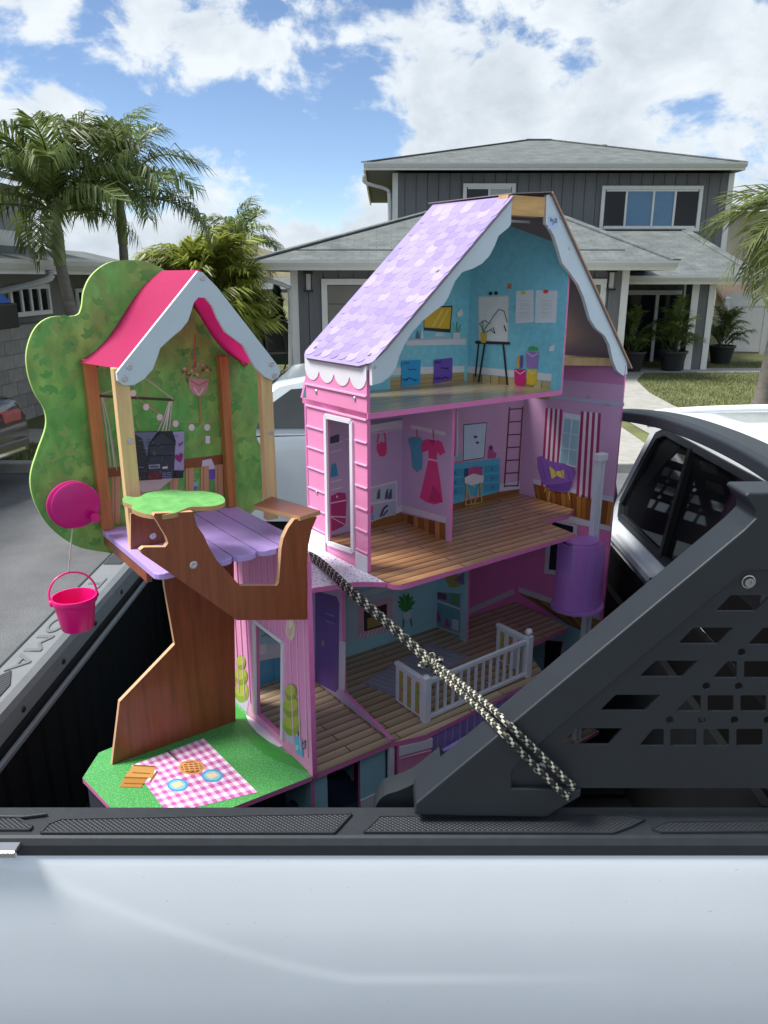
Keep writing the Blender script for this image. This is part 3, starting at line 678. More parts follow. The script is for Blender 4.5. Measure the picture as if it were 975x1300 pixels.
m_capg = mat('tailgate_cap', (.20, .21, .22), .5, .06, 20, .2, 700)
m_rack = mat('rack_powdercoat', (.018, .0235, .030), .42, .08, 10, .25, 1400)
ZR = 1.27
# near bed side: a pressed panel with shoulder and wheel arch bulge
prof = [(1.103, 1.236), (1.100, 1.232), (1.090, 1.205), (1.076, 1.15), (1.064, 1.09), (1.056, 1.02), (1.052, .95), (1.054, .88), (1.060, .80), (1.07, .68), (1.10, .52)]
prof = [Vector((p[0], p[1])) for p in smoothline([(a, b, 0) for a, b in prof], 9)]
nx = 90; g = G(); V = []; Fc = []
def sstep(a, b, x): x = min(1, max(0, (x - a) / (b - a))); return x * x * (3 - 2 * x)
def side_panel(sign, name):
    V = []; Fc = []
    for i in range(nx + 1):
        X = -.99 + i * 1.70 / nx
        for p in prof:
            zcr = 1.01 + .155 * (max(0, -X - .05) / .46) ** 1.25; fade = 1 - sstep(.0, .5, X); bul = fade * (.0016 * (1 - sstep(-.008, .010, p.y - zcr)) - .002 * (1 - sstep(.0, .22, abs(p.y - zcr + .16)))) 
            y = p.x - bul + .006 * math.sin(X * 1.7) * (1.236 - p.y)
            V.append((X, y if sign > 0 else 3.90 - y, p.y))
    m_ = len(prof)
    for i in range(nx):
        for j in range(m_ - 1): Fc.append((i * m_ + j, (i + 1) * m_ + j, (i + 1) * m_ + j + 1, i * m_ + j + 1))
    g = G().add(V, Fc); o = g.build(name, m_white, truck, smooth=True); o.location = -T0
    md = o.modifiers.new('thick', 'SOLIDIFY'); md.thickness = .02; md.offset = -1 if sign > 0 else 1
    return o
side_panel(1, 'bed_side'); side_panel(-1, 'bed_side')
# rail caps
def rail(y0, y1, name):
    s = 1 if y1 > y0 else -1
    P = [(y0, 1.237), (y0, 1.258), (y0 + s * .006, 1.268), (y0 + s * .012, ZR), (y1 - s * .01, ZR), (y1, 1.262), (y1, 1.20), (y1 - s * .012, 1.20), (y1 - s * .012, 1.238)]
    g = G().slab([(-.985, y, z) for y, z in P], (1.695, 0, 0)); return tb(g, name, m_rail, smooth=False)
rn = rail(1.098, 1.192, 'bed_rail'); rail(3.90 - 1.098, 3.90 - 1.192, 'bed_rail')
def rz_(x, y, z=ZR): return on_z(x, y, z)
for pts in ([(62, 1046), (78, 1040), (446, 1033), (424, 1057), (52, 1057)], [(-260, 1040), (20, 1038), (40, 1048), (38, 1053), (-270, 1053)], [(462, 1056), (482, 1036), (790, 1034), (818, 1040), (800, 1049), (778, 1057)], [(828, 1052), (846, 1043), (1160, 1040), (1160, 1054), (840, 1056)]):
    P = [rz_(x, y, ZR + .0035) for x, y in pts]
    o = tb(G().slab(P, (0, 0, -.003)), 'grip_inlay', m_grip, bevel=.001)
    # raised lip round the inlay
    q = G(); n = len(P)
    for i in range(n): q.bar(P[i] + Vector((0, 0, -.001)), P[(i + 1) % n] + Vector((0, 0, -.001)), .0035, .005)
    q.build('inlay_lip', m_rail, o)
P = [rz_(x, y, ZR) for x, y in [(-270, 1031), (40, 1029), (62, 1037), (30, 1041), (-270, 1037)]]
tb(G().slab([p + Vector((0, 0, .0075)) for p in P], (0, 0, -.007)), 'rail_step', m_rail, bevel=.002)
# bright end piece under the rail
a = on_y(-60, 1076, 1.09); b = on_y(27, 1076, 1.09)
tb(G().box(-.995, b.x, 1.070, 1.0975, b.z - .006, b.z + .007), 'chrome_strip', mat('chrome', (.6, .6, .6), .12, 0, metal=1), bevel=.003)
# inner bed
tb(G().box(-.85, .70, 1.20, 1.225, .77, 1.236), 'bed_inner_wall', m_liner); tb(G().box(-.85, .70, 3.90 - 1.225, 3.90 - 1.20, .77, 1.236), 'bed_inner_wall', m_liner)
bf = tb(G().box(-.93, .72, 1.12, 2.78, .735, .765), 'bed_floor', m_liner)
me = None
for i in range(14):
    y = 1.27 + i * .104
    if me is None: o = G().box(-.84, .69, y - .028, y + .028, .7655, .780).build('rib', m_liner, bf, bevel=.004); me = o.data; y00 = y
    else: o = obj('rib', me, bf); o.location = (0, y - y00, 0)
tb(G().box(.70, .72, 1.20, 2.70, .766, 1.26), 'bed_front_wall', m_liner)
# tailgate
tg = tb(G().box(-.95, -.858, 1.205, 2.715, .78, 1.245), 'tailgate', m_white, bevel=.008)
c = G().slab([(-.962, 1.20, 1.232), (-.962, 1.20, 1.258), (-.952, 1.20, ZR), (-.872, 1.20, ZR), (-.856, 1.20, 1.262), (-.850, 1.20, 1.246), (-.850, 1.20, 1.2)], (0, 1.52, 0)).build('tailgate_cap', m_capg, tg)
lb = G().box(-.8575, -.838, 1.226, 2.674, .79, 1.1995).build('inner_liner', m_liner, tg)
G().box(-.838, -.826, 1.226, 2.674, 1.172, 1.186).build('liner_lip', m_capg, tg, bevel=.003)
me = None
for i in range(15):
    y = 1.28 + i * .097
    if me is None: o = G().hexa([(-.838, y - .03, .80), (-.838, y + .03, .80), (-.830, y + .018, .80), (-.830, y - .018, .80)], [(-.838, y - .03, 1.171), (-.838, y + .03, 1.171), (-.832, y + .018, 1.171), (-.832, y - .018, 1.171)]).build('rib', m_liner, lb); me = o.data; y00 = y
    else: o = obj('rib', me, lb); o.location = (0, y - y00, 0)
for i in range(6):
    y = 1.36 + i * .235; g = G().lathe([(0, .004), (.006, .004), (.009, 0)], n=10); g.V = [Vector((-.850 + v.z, y + v.x, 1.222 + v.y)) for v in g.V]; g.build('bolt', m_black, tg)
# stamped name along the top of the tailgate, read from behind
me = text_mesh('TACOMA', .082, .0022, 'lettering'); me.materials.append(mat('stamp', (.15, .157, .165), .5, .05)); o = obj('lettering', me, tg)
o.location = (-.912, 1.99, ZR + .0008); o.rotation_euler = (0, 0, R(-90)); o.scale = (1.75, .78, 1)
# arrow-like pads at both ends of the cap
for y0, y1 in ((1.36, 1.69), (2.42, 2.62)):
    G().slab([(-.945, y0, ZR + .003), (-.885, y0, ZR + .003), (-.885, y1 - .07, ZR + .003), (-.915, y1, ZR + .003), (-.945, y1 - .05, ZR + .003)], (0, 0, -.0025)).build('cap_pad', m_grip, tg, bevel=.001)
G().box(-.956, -.95, 1.22, 2.70, ZR - .003, ZR + .002).build('cap_edge', m_rail, tg)

# cab behind the bed
zc0, zc1 = 1.76, 1.80
cb = G()
def rearp(y, z):   # the rear wall leans forward with height
    return Vector((.80 + (z - 1.26) * .16, y, z))
outer = [rearp(y, z) for y, z in ((1.16, .80), (1.16, 1.28), (1.22, 1.45), (1.42, 1.74), (1.55, 1.785), (1.95, 1.80), (2.38, 1.785), (2.47, 1.74), (2.635, 1.45), (2.66, 1.28), (2.66, .80))]
wn = [rearp(y, z) for y, z in ((1.43, 1.40), (1.41, 1.44), (1.55, 1.70), (1.60, 1.735), (2.36, 1.735), (2.42, 1.71), (2.58, 1.44), (2.56, 1.395))]
cab = tb(G().slab(outer, (.04, 0, 0), holes=[wn]), 'cab_rear_wall', m_white, bevel=.012)
G().slab([p + Vector((.010, 0, 0)) for p in [rearp(y, z) for y, z in ((1.42, 1.39), (1.40, 1.44), (1.55, 1.705), (1.60, 1.74), (2.365, 1.74), (2.425, 1.715), (2.59, 1.44), (2.57, 1.385))]], (.005, 0, 0)).build('rear_window', mat('rear_glass', (.006, .007, .008), .04, 0, spec=.5), cab)
q = G(); n = len(wn)
for i in range(n): q.bar(wn[i] + Vector((.004, 0, 0)), wn[(i + 1) % n] + Vector((.004, 0, 0)), .022, .016, up=(1, 0, 0))
q.build('window_seal', m_rail, cab)
for yy in (2.14, 1.76): q = G(); q.bar(rearp(yy, 1.40) + Vector((.002, 0, 0)), rearp(yy, 1.73) + Vector((.002, 0, 0)), .02, .02, up=(1, 0, 0)); q.build('window_divider', m_black, cab)
tb(G().box(.735, .75, 1.21, 1.98, 1.15, 1.40), 'dark_backing', m_backing)  # added panel, black in place of the shade behind the rack slots
tb(G().box(.765, .78, 1.99, 2.66, .80, 1.315), 'dark_backing', m_backing)  # added black panel covering the white wall below the sill
tb(G().box(.751, .765, 1.21, 1.72, 1.40, 1.55), 'dark_backing', m_backing)  # added black panel, darkens the view through the upper slots
# roof skin, sides, pillars
V = []; Fc = []; nyr, nxr = 14, 12
for i in range(nxr + 1):
    x = .868 + i * .13; ex = 1 - .35 * max(0, (i - 9) / 3) ** 2
    for j in range(nyr + 1):
        v = -1 + 2 * j / nyr; y = 1.95 + v * (.56 - .0 * i); z = 1.735 + .075 * (1 - abs(v) ** 5) * ex + .008 * math.sin(i * .26)
        for s in (-.45, 0, .45): z += -.006 * math.exp(-((v - s) / .05) ** 2)
        V.append((x, y, z))
for i in range(nxr):
    for j in range(nyr): k = i * (nyr + 1) + j; Fc.append((k, k + nyr + 1, k + nyr + 2, k + 1))
o = tb(G().add(V, Fc), 'cab_roof', m_white, smooth=True); md = o.modifiers.new('thick', 'SOLIDIFY'); md.thickness = .015; md.offset = -1
for s in (-1, 1):
    q = G().tube(smoothline([(.875, 1.95 + s * .55, 1.752), (.90, 1.95 + s * .555, 1.768), (1.2, 1.95 + s * .56, 1.783), (1.9, 1.95 + s * .56, 1.79), (2.4, 1.95 + s * .55, 1.77)], 5), .013, 8); tb(q, 'roof_rail', m_white, smooth=True)
    y0 = 1.95 + s * (.70 if s > 0 else .86); y1 = 1.95 + s * .52
    q = G().hexa([(.86, y0, .6), (3.2, y0, .6), (3.2, y0 - s * .04, .6), (.86, y0 - s * .04, .6)], [(.885, y0 - s * .01, 1.30), (3.2, y0 - s * .01, 1.30), (3.2, y0 - s * .05, 1.30), (.885, y0 - s * .05, 1.30)]); tb(q, 'door_panel', m_white)
    q = G().slab([(1.02, y0 - s * .012, 1.302), (2.75, y0 - s * .012, 1.302), (2.3, y1, 1.73), (1.06, y1, 1.73)], (0, -s * .006, 0)); tb(q, 'side_window', m_carglass)
    q = G().hexa([(.872, y0 - s * .012, 1.301), (1.02, y0 - s * .012, 1.301), (1.02, y0 - s * .04, 1.301), (.872, y0 - s * .04, 1.301)], [(.90, y1, 1.74), (1.06, y1, 1.74), (1.06, y1 - s * .03, 1.74), (.90, y1 - s * .03, 1.74)]); tb(q, 'cab_pillar', m_white)
for x in (-.52, 2.75):
    for s in (-1, 1):
        g = G().lathe([(.23, -.11), (.36, -.125), (.39, -.09), (.39, .09), (.36, .125), (.23, .11)], n=28); g.V = [Vector((x + v.x, 1.95 + s * .74 + v.z, .39 + v.y)) for v in g.V]; wt = tb(g, 'wheel', m_tyre, smooth=True)
        g = G().lathe([(0, .08), (.08, .09), (.21, .05), (.235, .10), (.235, -.10)], n=28); g.V = [Vector((x + v.x, 1.95 + s * (.74 + v.z), .39 + v.y)) for v in g.V]; g.build('rim', m_rim, wt, smooth=True)
tb(G().box(.86, 3.1, 1.30, 2.60, .55, .62), 'cab_floor', m_black)
G().box(1.05, 1.2, 1.4, 2.5, .63, 1.42).build('rear_seat', m_black, cab); 
# far sill strip under the rear window
q = G(); q.bar(rearp(1.25, 1.345) + Vector((-.012, 0, 0)), rearp(2.62, 1.345) + Vector((-.012, 0, 0)), .03, .05, up=(1, 0, 0)); q.build('rear_sill', m_white, cab, bevel=.006)
for y in (1.35, 1.95, 2.55):
    q = G().lathe([(.0, .012), (.012, .01), (.014, 0)], n=12); q.V = [rearp(y, 1.345) + Vector((-.03 - v.z, v.x, v.y)) for v in q.V]; q.build('bolt', m_black, cab)

# slotted bed rack
def zoomfn(ox, oy, s): return lambda pts: [(ox + x / s, oy + y / s) for x, y in pts]
Z5 = zoomfn(640, 660, 2.91)
YF = 1.138
def yp(pts, Y): return [on_y(x, y, Y) for x, y in pts]
frame_px = [(526, 1035), (528, 1020), (701, 876), (946, 672), (960, 658), (959, 648), (946, 630), (950, 626), (1130, 624), (1130, 725), (951, 725), (944, 727), (661, 966), (650, 980), (650, 1001), (738, 1003), (737, 1012), (716, 1024), (694, 1038)]
def rnd_poly(px, r=3.0):
    """round the corners of a slot outline"""
    o = []; n = len(px)
    for i in range(n):
        a, b, c = Vector((*px[i - 1], 0)), Vector((*px[i], 0)), Vector((*px[(i + 1) % n], 0))
        u = (a - b); v = (c - b); k = min(r, u.length * .4, v.length * .4); p0 = b + u.normalized() * k; p2 = b + v.normalized() * k
        for t in (0, .35, .65, 1): q = p0.lerp(b, t).lerp(b.lerp(p2, t), t); o.append((q.x, q.y))
    return o
def quad(x0, y0, x1, y1): return [(x0, y0), (x1, y0), (x1, y1), (x0, y1)]
slots = [[(780, 338), (838, 278), (985, 278), (930, 338)], [(640, 459), (700, 398), (848, 398), (790, 459)], [(497, 581), (560, 520), (717, 520), (658, 581)], [(352, 706), (412, 646), (580, 646), (520, 706)], [(207, 831), (268, 770), (440, 770), (385, 831)],
         [(768, 585), (825, 522), (860, 522), (860, 585)], quad(887, 522, 990, 585), quad(1012, 522, 1110, 585), [(632, 708), (690, 648), (727, 648), (727, 708)], quad(752, 648, 848, 708), quad(873, 648, 968, 708), quad(994, 648, 1090, 708),
         [(497, 836), (550, 772), (590, 772), (590, 836)], quad(614, 772, 710, 836), quad(737, 772, 832, 836), quad(858, 772, 955, 836), quad(980, 772, 1078, 836), [(898, 462), (958, 398), (1080, 398), (1080, 462)], quad(1108, 398, 1200, 462), quad(1120, 648, 1200, 708), quad(1104, 772, 1200, 836)]
circ = [(878, 490), (747, 615), (867, 615), (612, 740), (730, 740), (851, 740), (973, 740), (988, 615), (1095, 740)]
holes_px = [rnd_poly(Z5(s), 2.6) for s in slots] + [Z5([(x + 14.5 * math.cos(k * .5236), y + 14.5 * math.sin(k * .5236)) for k in range(12)]) for x, y in circ]
plate_px = Z5([(40, 990), (20, 965), (20, 930), (56, 884), (870, 192), (900, 182), (1415, 182), (1415, 992)])
def rack_leg(yf, s):
    F_ = [(p.x, p.z) for p in yp(frame_px, YF)]; P_ = [(p.x, p.z) for p in yp(plate_px, YF + .010)]; Hh = [[(p.x, p.z) for p in yp(h, YF + .010)] for h in holes_px]
    leg = tb(G().slab([(x, yf, z) for x, z in F_], (0, s * .072, 0)), 'rack_leg', m_rack, bevel=.016, seg=5)
    G().slab([(x, yf + s * .010, z) for x, z in P_], (0, s * .005, 0), holes=[[(x, yf + s * .010, z) for x, z in h] for h in Hh]).build('slotted_plate', m_rack, leg, bevel=.0012, seg=1)
    for bx, by in ((912, 236), (134, 928)):
        p = yp(Z5([(bx, by)]), YF)[0]; q = G().lathe([(0, .003), (.0035, .003), (.0036, .006), (.0075, .0055), (.0095, .002), (.0115, .0015), (.0115, 0)], n=16); q.V = [Vector((p.x + v.x, yf + s * (.0095 - v.z), p.z + v.y)) for v in q.V]
        q.build('bolt', mat('bright_bolt', (.45, .45, .46), .25, .05, metal=1), leg, smooth=True)
    return leg
leg1 = rack_leg(YF, 1)
fp = smoothline([on_y(x, y, YF + .073) for x, y in ((474, 1036), (478, 1022), (488, 1010), (508, 1003), (530, 992), (560, 968))], 4) + [on_y(590, 1000, YF + .073), on_y(590, 1036, YF + .073)]
G().slab(fp, (0, .05, 0)).build('rack_fairing', m_rack, leg1, bevel=.006, seg=3)
rack_leg(3.90 - YF, -1)
# hoop over the bed behind the cab
hp = smoothline([(.74, 1.19, 1.30), (.745, 1.20, 1.60), (.75, 1.25, 1.80), (.755, 1.36, 1.842), (.76, 1.62, 1.850), (.76, 1.95, 1.836), (.76, 2.25, 1.803), (.76, 2.50, 1.765), (.755, 2.63, 1.73), (.75, 2.69, 1.66), (.745, 2.71, 1.5), (.74, 2.71, 1.30)], 6)
q = G(); pr = [(-.04, -.018), (.04, -.018), (.04, .010), (.028, .018), (-.028, .018), (-.04, .010)]; ringV = []
for i, p in enumerate(hp):
    d = (hp[min(i + 1, len(hp) - 1)] - hp[max(i - 1, 0)]).normalized(); up = Vector((1, 0, 0)).cross(d).normalized()
    ringV.append([p + Vector((1, 0, 0)) * a + up * b for a, b in pr])
k = len(pr); q.add([v for r in ringV for v in r], [(i * k + j, i * k + (j + 1) % k, (i + 1) * k + (j + 1) % k, (i + 1) * k + j) for i in range(len(hp) - 1) for j in range(k)])
tb(q, 'rack_hoop', m_rack, bevel=.004)
tb(G().slab([(.765, 1.17, 1.28), (.765, 1.44, 1.28), (.765, 1.44, 1.60), (.765, 1.30, 1.80), (.765, 1.22, 1.80), (.765, 1.17, 1.60)], (.008, 0, 0)), 'rack_corner_plate', m_rack)  # added plate, hides the white cab wall so the slots look dark
tb(G().slab([(.765, 2.72, 1.45), (.765, 2.72, 1.74), (.765, 2.46, 1.775), (.765, 2.49, 1.70), (.765, 2.62, 1.52)], (.008, 0, 0)), 'rack_corner_plate', m_rack)
# ------------------------------------------------------------------ the dollhouse with its treehouse wing
Z0, Z1, Z2, Z3 = .80, 1.145, 1.525, 1.905
BK = .285
dh = empty('dollhouse', (DO.x, DO.y, .781), PHI); tag(dh, 'pink and lilac wooden dollhouse with treehouse wing standing in the truck bed', 'dollhouse')
OFF = Vector((0, 0, -.781))
def db(g, name, m, parent=None, **k):
    o = g.build(name, m, parent or dh, **k)
    if parent is None: o.location = OFF
    return o
m_edge = mat('pink_edge', '#e07ab4', .45, .06, 30)
m_pink = mat('pink_print', '#ea92bf', .40, .05, 12)
m_pinkwall = mat('pink_vertical_print', '#e99cc9', .40, .05, 12)
m_lil = mat('lilac_wall', '#c6add6', .42, .05, 9)
m_lilp = mat('pink_lilac_wall', '#d0a2c8', .42, .05, 14)
m_blue1 = mat('attic_blue', '#7fcbe0', .42, .10, 60)
m_mag = mat('magenta_wall', '#e47cbe', .42, .05, 9)
m_teal = mat('teal_wall', '#a2d2e0', .42, .05, 9)
m_gab = mat('gable_blue_grey', '#c6d4dd', .45, .05, 8)
m_lroof = mat('lilac_roof', '#9c8cc4', .42, .08, 20)
m_rawb = mat('raw_board', '#8d7f86', .8, .06, 6)
m_mdf = mat('mdf_edge', '#b98f63', .8, .12, 30)
m_pine = mat('pine', '#dcb884', .55, .16, 5, stretch=(14, 14, 1.2))
m_brown = mat('tree_brown', '#8a4a2a', .40, .22, 5, stretch=(16, 16, 1.0), coat=.15)
m_bpost = mat('brown_post', '#b0733f', .45, .22, 5, stretch=(16, 16, 1.2))
m_purple = mat('plank_purple', '#b79ddd', .38, .05, 9)
m_green = mat('grass_print', '#3d9a45', .45, .22, 90)
def pebble(name, c1, c2, sc):
    m = mat(name, c1, .45, 0); t, b = nodes_of(m); tcn = t.nodes.new('ShaderNodeTexCoord'); v = t.nodes.new('ShaderNodeTexNoise'); v.inputs['Scale'].default_value = sc; v.inputs['Detail'].default_value = 2
    t.links.new(tcn.outputs['Object'], v.inputs[0]); r = t.nodes.new('ShaderNodeValToRGB'); r.color_ramp.elements[0].position = .56; r.color_ramp.elements[1].position = .60
    r.color_ramp.elements[0].color = (*lin(c1), 1); r.color_ramp.elements[1].color = (*lin(c2), 1); t.links.new(v.outputs[0], r.inputs[0]); t.links.new(r.outputs[0], b.inputs['Base Color']); return m
m_peb = pebble('white_speckle', '#e6e2ee', '#8d88a6', 260)
m_grassp = pebble('grass_speckle', '#43944a', '#72b876', 330)
# green tree print: soft leaf-like strokes
m_tree = mat('tree_print', '#5d9a45', .42, 0); t_, b_ = nodes_of(m_tree)
tcn = t_.nodes.new('ShaderNodeTexCoord'); n1 = t_.nodes.new('ShaderNodeTexNoise'); n1.inputs['Scale'].default_value = 5; n1.inputs['Detail'].default_value = 2
vo = t_.nodes.new('ShaderNodeTexVoronoi'); vo.inputs['Scale'].default_value = 42; vo.feature = 'SMOOTH_F1'
n2 = t_.nodes.new('ShaderNodeTexNoise'); n2.inputs['Scale'].default_value = 52; n2.inputs['Detail'].default_value = 2; n2.inputs['Distortion'].default_value = 0.8
mpn = t_.nodes.new('ShaderNodeMapping'); mpn.inputs['Rotation'].default_value = (0, R(35), 0); mpn.inputs['Scale'].default_value = (1, 1, .55)
t_.links.new(tcn.outputs['Object'], mpn.inputs[0]); t_.links.new(tcn.outputs['Object'], n1.inputs[0]); t_.links.new(mpn.outputs[0], vo.inputs[0]); t_.links.new(mpn.outputs[0], n2.inputs[0])
r1_ = t_.nodes.new('ShaderNodeValToRGB'); r1_.color_ramp.elements[0].position = .35; r1_.color_ramp.elements[1].position = .65
r1_.color_ramp.elements[0].color = (*lin('#5fb456'), 1); r1_.color_ramp.elements[1].color = (*lin('#93b860'), 1); t_.links.new(n1.outputs[0], r1_.inputs[0])
r2_ = t_.nodes.new('ShaderNodeValToRGB'); r2_.color_ramp.elements[0].position = .42; r2_.color_ramp.elements[1].position = .60
r2_.color_ramp.elements[0].color = (.40, .42, .36, 1); r2_.color_ramp.elements[1].color = (.62, .60, .58, 1); t_.links.new(n2.outputs[0], r2_.inputs[0])
mx_ = t_.nodes.new('ShaderNodeMix'); mx_.data_type = 'RGBA'; mx_.blend_type = 'OVERLAY'; mx_.inputs[0].default_value = .42
t_.links.new(r1_.outputs[0], mx_.inputs[6]); t_.links.new(r2_.outputs[0], mx_.inputs[7])
mx2 = t_.nodes.new('ShaderNodeMix'); mx2.data_type = 'RGBA'; mx2.blend_type = 'OVERLAY'; mx2.inputs[0].default_value = .35
t_.links.new(mx_.outputs[2], mx2.inputs[6]); t_.links.new(vo.outputs['Distance'], mx2.inputs[7]); t_.links.new(mx2.outputs[2], b_.inputs['Base Color'])
def planks(name, c1, c2, cm, w=.34, h=.027, rot=0):
    """printed board floor along the local a axis"""
    m = mat(name, c1, .34, 0, coat=.3); t, b = nodes_of(m); tcn = t.nodes.new('ShaderNodeTexCoord'); mp = t.nodes.new('ShaderNodeMapping'); mp.inputs['Rotation'].default_value = (0, 0, rot)
    t.links.new(tcn.outputs['Object'], mp.inputs[0]); br = t.nodes.new('ShaderNodeTexBrick'); t.links.new(mp.outputs[0], br.inputs[0])
    br.inputs['Scale'].default_value = 1; br.inputs['Brick Width'].default_value = w; br.inputs['Row Height'].default_value = h; br.inputs['Mortar Size'].default_value = .0023; br.inputs['Mortar Smooth'].default_value = .6
    br.inputs['Color1'].default_value = (*lin(c1), 1); br.inputs['Color2'].default_value = (*lin(c2), 1); br.inputs['Mortar'].default_value = (*lin(cm), 1); br.offset = .37
    n = t.nodes.new('ShaderNodeTexNoise'); mp2 = t.nodes.new('ShaderNodeMapping'); mp2.inputs['Scale'].default_value = (1, 18, 18); t.links.new(mp.outputs[0], mp2.inputs[0]); t.links.new(mp2.outputs[0], n.inputs[0]); n.inputs['Scale'].default_value = 9; n.inputs['Detail'].default_value = 5
    # each board shades across its width in the print
    sx = t.nodes.new('ShaderNodeSeparateXYZ'); t.links.new(mp.outputs[0], sx.inputs[0]); dv_ = t.nodes.new('ShaderNodeMath'); dv_.operation = 'DIVIDE'; t.links.new(sx.outputs[1], dv_.inputs[0]); dv_.inputs[1].default_value = h
    fr = t.nodes.new('ShaderNodeMath'); fr.operation = 'FRACT'; t.links.new(dv_.outputs[0], fr.inputs[0])
    mr_ = t.nodes.new('ShaderNodeMapRange'); t.links.new(fr.outputs[0], mr_.inputs[0]); mr_.inputs[3].default_value = .26; mr_.inputs[4].default_value = .66
    ad = t.nodes.new('ShaderNodeMath'); ad.operation = 'MULTIPLY_ADD'; t.links.new(n.outputs[0], ad.inputs[0]); ad.inputs[1].default_value = .30; ad.inputs[2].default_value = -.13
    a2 = t.nodes.new('ShaderNodeMath'); t.links.new(mr_.outputs[0], a2.inputs[0]); t.links.new(ad.outputs[0], a2.inputs[1])
    mx = t.nodes.new('ShaderNodeMix'); mx.data_type = 'RGBA'; mx.blend_type = 'OVERLAY'; mx.inputs[0].default_value = .8; t.links.new(br.outputs['Color'], mx.inputs[6]); t.links.new(a2.outputs[0], mx.inputs[7]); t.links.new(mx.outputs[2], b.inputs['Base Color']); return m
m_fl2 = planks('floor_brown', '#a87c54', '#bd9168', '#543019')
m_fl1 = planks('floor_greybrown', '#ab927a', '#bca488', '#5d4a3a')
m_fl3 = planks('floor_pale', '#b9a684', '#c9b794', '#8b7757')

def zoomfn(ox, oy, s): return lambda pts: [(ox + x / s, oy + y / s) for x, y in pts]
PCOL = {}
def pm(c):
    if c not in PCOL: PCOL[c] = mat('print_' + c.strip('#'), c, .42, .05, 25)
    return PCOL[c]
class Print:
    """flat printed picture on one plane of the toy"""
    def __init__(s, p0, n, zf=None, k=0): s.p0 = Vector(p0); s.n = Vector(n).normalized(); s.zf = zf; s.g = G(); s.mats = []; s.k = k; s.cuts = [0]
    def mi(s, c):
        m = pm(c) if isinstance(c, str) else c
        if m not in s.mats: s.mats.append(m)
        return s.mats.index(m)
    def P(s, pts):
        if s.zf: pts = s.zf(pts)
        off = s.n * (.0006 + .00022 * s.k)
        return [on_pl(x, y, s.p0, s.n) + off for x, y in pts]
    def p(s, pts, c):
        q = s.P(pts); s.k += 1
        tr = tessellate_polygon([q]); T = []
        for t in tr:
            a, b, d = (q[i] for i in t); T.append(t if (b - a).cross(d - a).dot(s.n) > 0 else t[::-1])
        s.g.add(q, T, s.mi(c)); s.cuts.append(len(s.g.F)); return s
    def r(s, x0, y0, x1, y1, c): return s.p([(x0, y0), (x1, y0), (x1, y1), (x0, y1)], c)
    def l(s, pts, w, c):
        k = s.k
        for i in range(len(pts) - 1):
            s.k = k; (x0, y0), (x1, y1) = pts[i], pts[i + 1]; d = math.hypot(x1 - x0, y1 - y0) or 1; nx_, ny_ = -(y1 - y0) / d * w / 2, (x1 - x0) / d * w / 2
            s.p([(x0 + nx_, y0 + ny_), (x1 + nx_, y1 + ny_), (x1 - nx_, y1 - ny_), (x0 - nx_, y0 - ny_)], c)
        s.k = k + 1; return s
    def e(s, x, y, rx, ry, c, n=16): return s.p([(x + rx * math.cos(6.2832 * i / n), y + ry * math.sin(6.2832 * i / n)) for i in range(n)], c)
    def done(s, name, parent=None, split=False):
        if split:
            for a, b in zip(s.cuts[:-1], s.cuts[1:]):
                fs = s.g.F[a:b]; ids = sorted({i for f in fs for i in f}); mp_ = {v: i for i, v in enumerate(ids)}
                o = obj(name, new_mesh(name, [s.g.V[i] for i in ids], [tuple(mp_[i] for i in f) for f in fs], s.mats[s.g.M[a]]), parent or dh)
                if parent is None: o.location = OFF
            return
        o = obj(name, new_mesh(name, s.g.V, s.g.F, s.mats, s.g.M), parent or dh)
        if parent is None: o.location = OFF
        return o
TH = .009
def zpoly(pts, z): return [Vector((a, b, z)) for a, b in pts]
# --- floors
f3 = db(G().slab(zpoly([(.0, -.004), (.636, -.004), (.60, .14), (.553, BK), (.0, BK)], Z3), (0, 0, -.013), me=1), 'attic_floor', [m_fl3, m_edge])
def arc(c, r, a0, a1, n=6): return [(c[0] + r * math.cos(R(a0 + (a1 - a0) * i / n)), c[1] + r * math.sin(R(a0 + (a1 - a0) * i / n))) for i in range(n + 1)]
p2 = [(0.0, -.075)] + arc((.028, -.082), .028, 180, 270) + [(.622, -.098), (.636, .034), (.735, .03), (.80, .06), (.795, BK), (0.0, BK)]
f2 = db(G().slab(zpoly(p2, Z2), (0, 0, -.012), me=1), 'second_floor', [m_fl2, m_edge])
po = db(G().slab(zpoly([(-.243, -.012), (-.15, -.006), (-.06, -.03), (-.03, -.05), (-.002, -.075), (-.002, BK), (-.243, BK)], Z2), (0, 0, -.012), me=1), 'porch_floor', [m_peb, m_edge])
p1 = [(-.243, -.135), (-.033, -.135), (.055, -.158), (.505, -.125), (.58, .024), (.79, .04), (.80, BK), (-.243, BK)]
f1 = db(G().slab(zpoly(p1, Z1), (0, 0, -.012), me=1), 'first_floor', [m_fl1, m_edge])
pg_ = [(-.657, .156), (-.634, -.006), (-.618, -.120), (-.247, -.135), (-.247, .27), (-.60, .23)]
gf = db(G().slab(zpoly(pg_, Z1), (0, 0, -.012), me=1), 'grass_floor', [m_grassp, m_edge])
db(G().slab(zpoly([(-.25, -.12), (.86, -.06), (.80, BK), (-.25, BK)], Z0), (0, 0, -.012), me=1), 'base_floor', [m_fl1, m_edge])
db(G().slab([(-.650, .150, Z0), (-.613, -.112, Z0), (-.613, -.112, Z1 - .013), (-.650, .150, Z1 - .013)], (.010, .001, 0)), 'garden_side_board', mat('slate_print', '#3d424c', .5, .1, 30))
